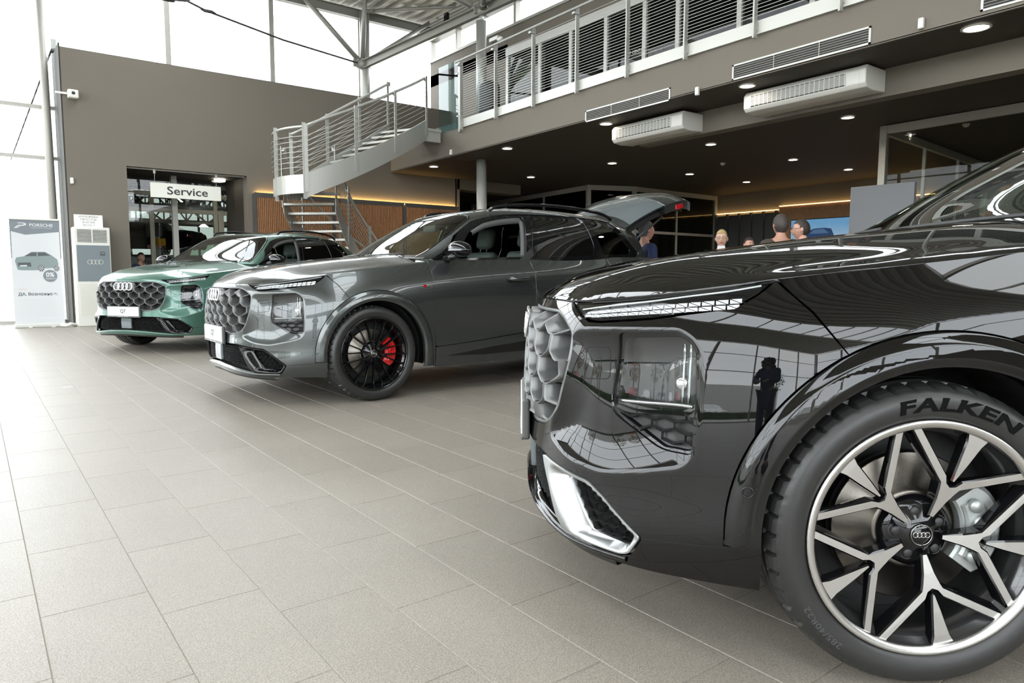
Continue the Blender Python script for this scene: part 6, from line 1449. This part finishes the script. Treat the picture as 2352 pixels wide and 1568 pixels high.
person('grey-haired man in a dark blue jacket behind the raised tailgate, looking right',at(1476,9.3),R_(-20),1.74,(.50,.27,.19),(.12,.12,.12),(.012,.02,.07),(.02,.02,.03),'short')
person('blonde woman with glasses and dark suit standing beyond the black bonnet',at(1650,9.5),R_(215),1.64,(.62,.38,.27),(.42,.30,.13),(.015,.015,.018),(.015,.015,.018),'short',glasses=True,shirt=(.75,.75,.75),female=True)
person('dark-haired man standing farther back, only eyes and forehead showing',at(1711,11.8),R_(240),1.66,(.50,.26,.18),(.02,.015,.012),(.10,.10,.11),(.02,.02,.03),'short')
person('man with thick dark hair seen from behind, beyond the black bonnet',at(1784,8.9),R_(60),1.79,(.45,.24,.17),(.045,.035,.03),(.05,.04,.03),(.02,.02,.03),'full')
person('man with glasses and cropped hair looking left, before the wall screen',at(1833,9.4),R_(125),1.77,(.55,.30,.22),(.03,.022,.018),(.55,.56,.58),(.03,.03,.04),'short',glasses=True)
person('man in a dark blue jacket bending low in the workshop opening',(3.05,17.6),R_(-60),1.50,(.42,.22,.16),(.012,.01,.01),(.02,.035,.08),(.02,.03,.05),'short')
person('dark-haired person upstairs behind the balcony rail at the top edge',(9.4,4.9),R_(190),1.70,(.50,.27,.19),(.02,.015,.012),(.05,.05,.05),(.02,.02,.03),'short').location.z=4.46
pz=-.44;px_,py_=_F[0]*pz,_F[1]*pz
ph_=person('photographer with long dark curls in a dark blue coat, mirrored in the black car',(px_,py_),math.atan2(_F[1],_F[0]),1.66,(.35,.19,.13),(.01,.008,.007),(.008,.03,.11),(.008,.022,.08),'long',pose='camera',female=True,pitch=.25)
# ------------------------------------------------------------ outside, in front of the glass
def tree(x,y,h,col,lab,seed):
    t=thing('garden_tree',lab,'tree',(x,y,-.12));rg=random.Random(seed);m=MB();m.tube([(0,0,0),(.05,.03,h*.3),(0,.1,h*.6)],.12,8,rs=[.16,.11,.06])
    for k in range(5): a=k*1.3;m.tube([(0,.05,h*(.35+.06*k)),(.7*math.cos(a),.7*math.sin(a),h*(.5+.07*k))],.04,5)
    m.obj('trunk',mat('bark',(.10,.07,.05),.9),t);m=MB()
    for i in range(420):
        a=rg.uniform(0,2*PI);u=rg.uniform(-1,1);r=rg.uniform(.4,1)**.5;R=h*.30;p=Vector((R*r*math.cos(a)*math.sqrt(1-u*u),R*r*math.sin(a)*math.sqrt(1-u*u),h*.68+h*.34*r*u));s=rg.uniform(.10,.22);d=Vector((rg.uniform(-1,1),rg.uniform(-1,1),rg.uniform(-1,1))).normalized();e=d.orthogonal().normalized();f=d.cross(e)
        m.add([p+e*s,p+f*s*.6,p-e*s,p-f*s*.6],[(0,1,2,3)])
    o=m.obj('leaves',mat('leaves_%.2f'%col[0],col,.7,noise=(3,.4)),t);o['kind']='stuff'
for i,(x,y,h,c,l) in enumerate(((-24,-4,6,(.16,.14,.03),'yellowing tree'),(-25,3,7,(.07,.12,.03),'green tree'),(-23,9,6,(.22,.11,.02),'orange autumn tree'),(-26,15,7,(.10,.13,.03),'olive green tree'),(-22,22,6,(.18,.14,.03),'golden tree'),(-19,-16,7,(.06,.11,.03),'dark green tree'))):
    tree(x,y,h,c,l+' outside the front glass, number of the row told by its colour'.replace(', number of the row told by its colour',' beyond the parked cars'),i)
hg=MB()
rg=random.Random(9)
for i in range(2600):
    y=rg.uniform(-16,26);p=Vector((-16.5+rg.uniform(-.3,.3),y,rg.uniform(-.1,.62)));s=.09;d=Vector((rg.uniform(-1,1),rg.uniform(-1,1),rg.uniform(-1,1))).normalized();e=d.orthogonal().normalized();f=d.cross(e);hg.add([p+e*s,p+f*s*.6,p-e*s,p-f*s*.6],[(0,1,2,3)])
hg.box((-16.75,-16,-.12),(-16.25,26,.5));o=hg.obj('hedge',mat('hedge_green',(.035,.07,.02),.8,noise=(4,.3)));o['kind']='stuff';tag(o,'low clipped green hedge outside the front glass','hedge')
for i,(x,y,c,l) in enumerate(((-19.6,-6,(.6,.6,.6),'white car outside at the left end of the row'),(-19.8,-2.6,(.55,.56,.58),'white car second in the row outside'),(-19.5,.9,(.03,.04,.06),'dark blue car in the row outside'),(-19.7,4.4,(.62,.62,.62),'white car in the middle of the row outside'),(-19.6,8.1,(.35,.02,.02),'red car in the row outside'),(-19.8,12,(.05,.05,.05),'black car in the row outside'))):
    sedan(l,(x,y),0,c,-.12)
w=MB();w.box((-60,-40,-.12),(-45,50,7));w.box((-8,44,-.12),(1.0,50,6));structure('wall_far_building',w,mat('far_building',(.5,.5,.48),.8))
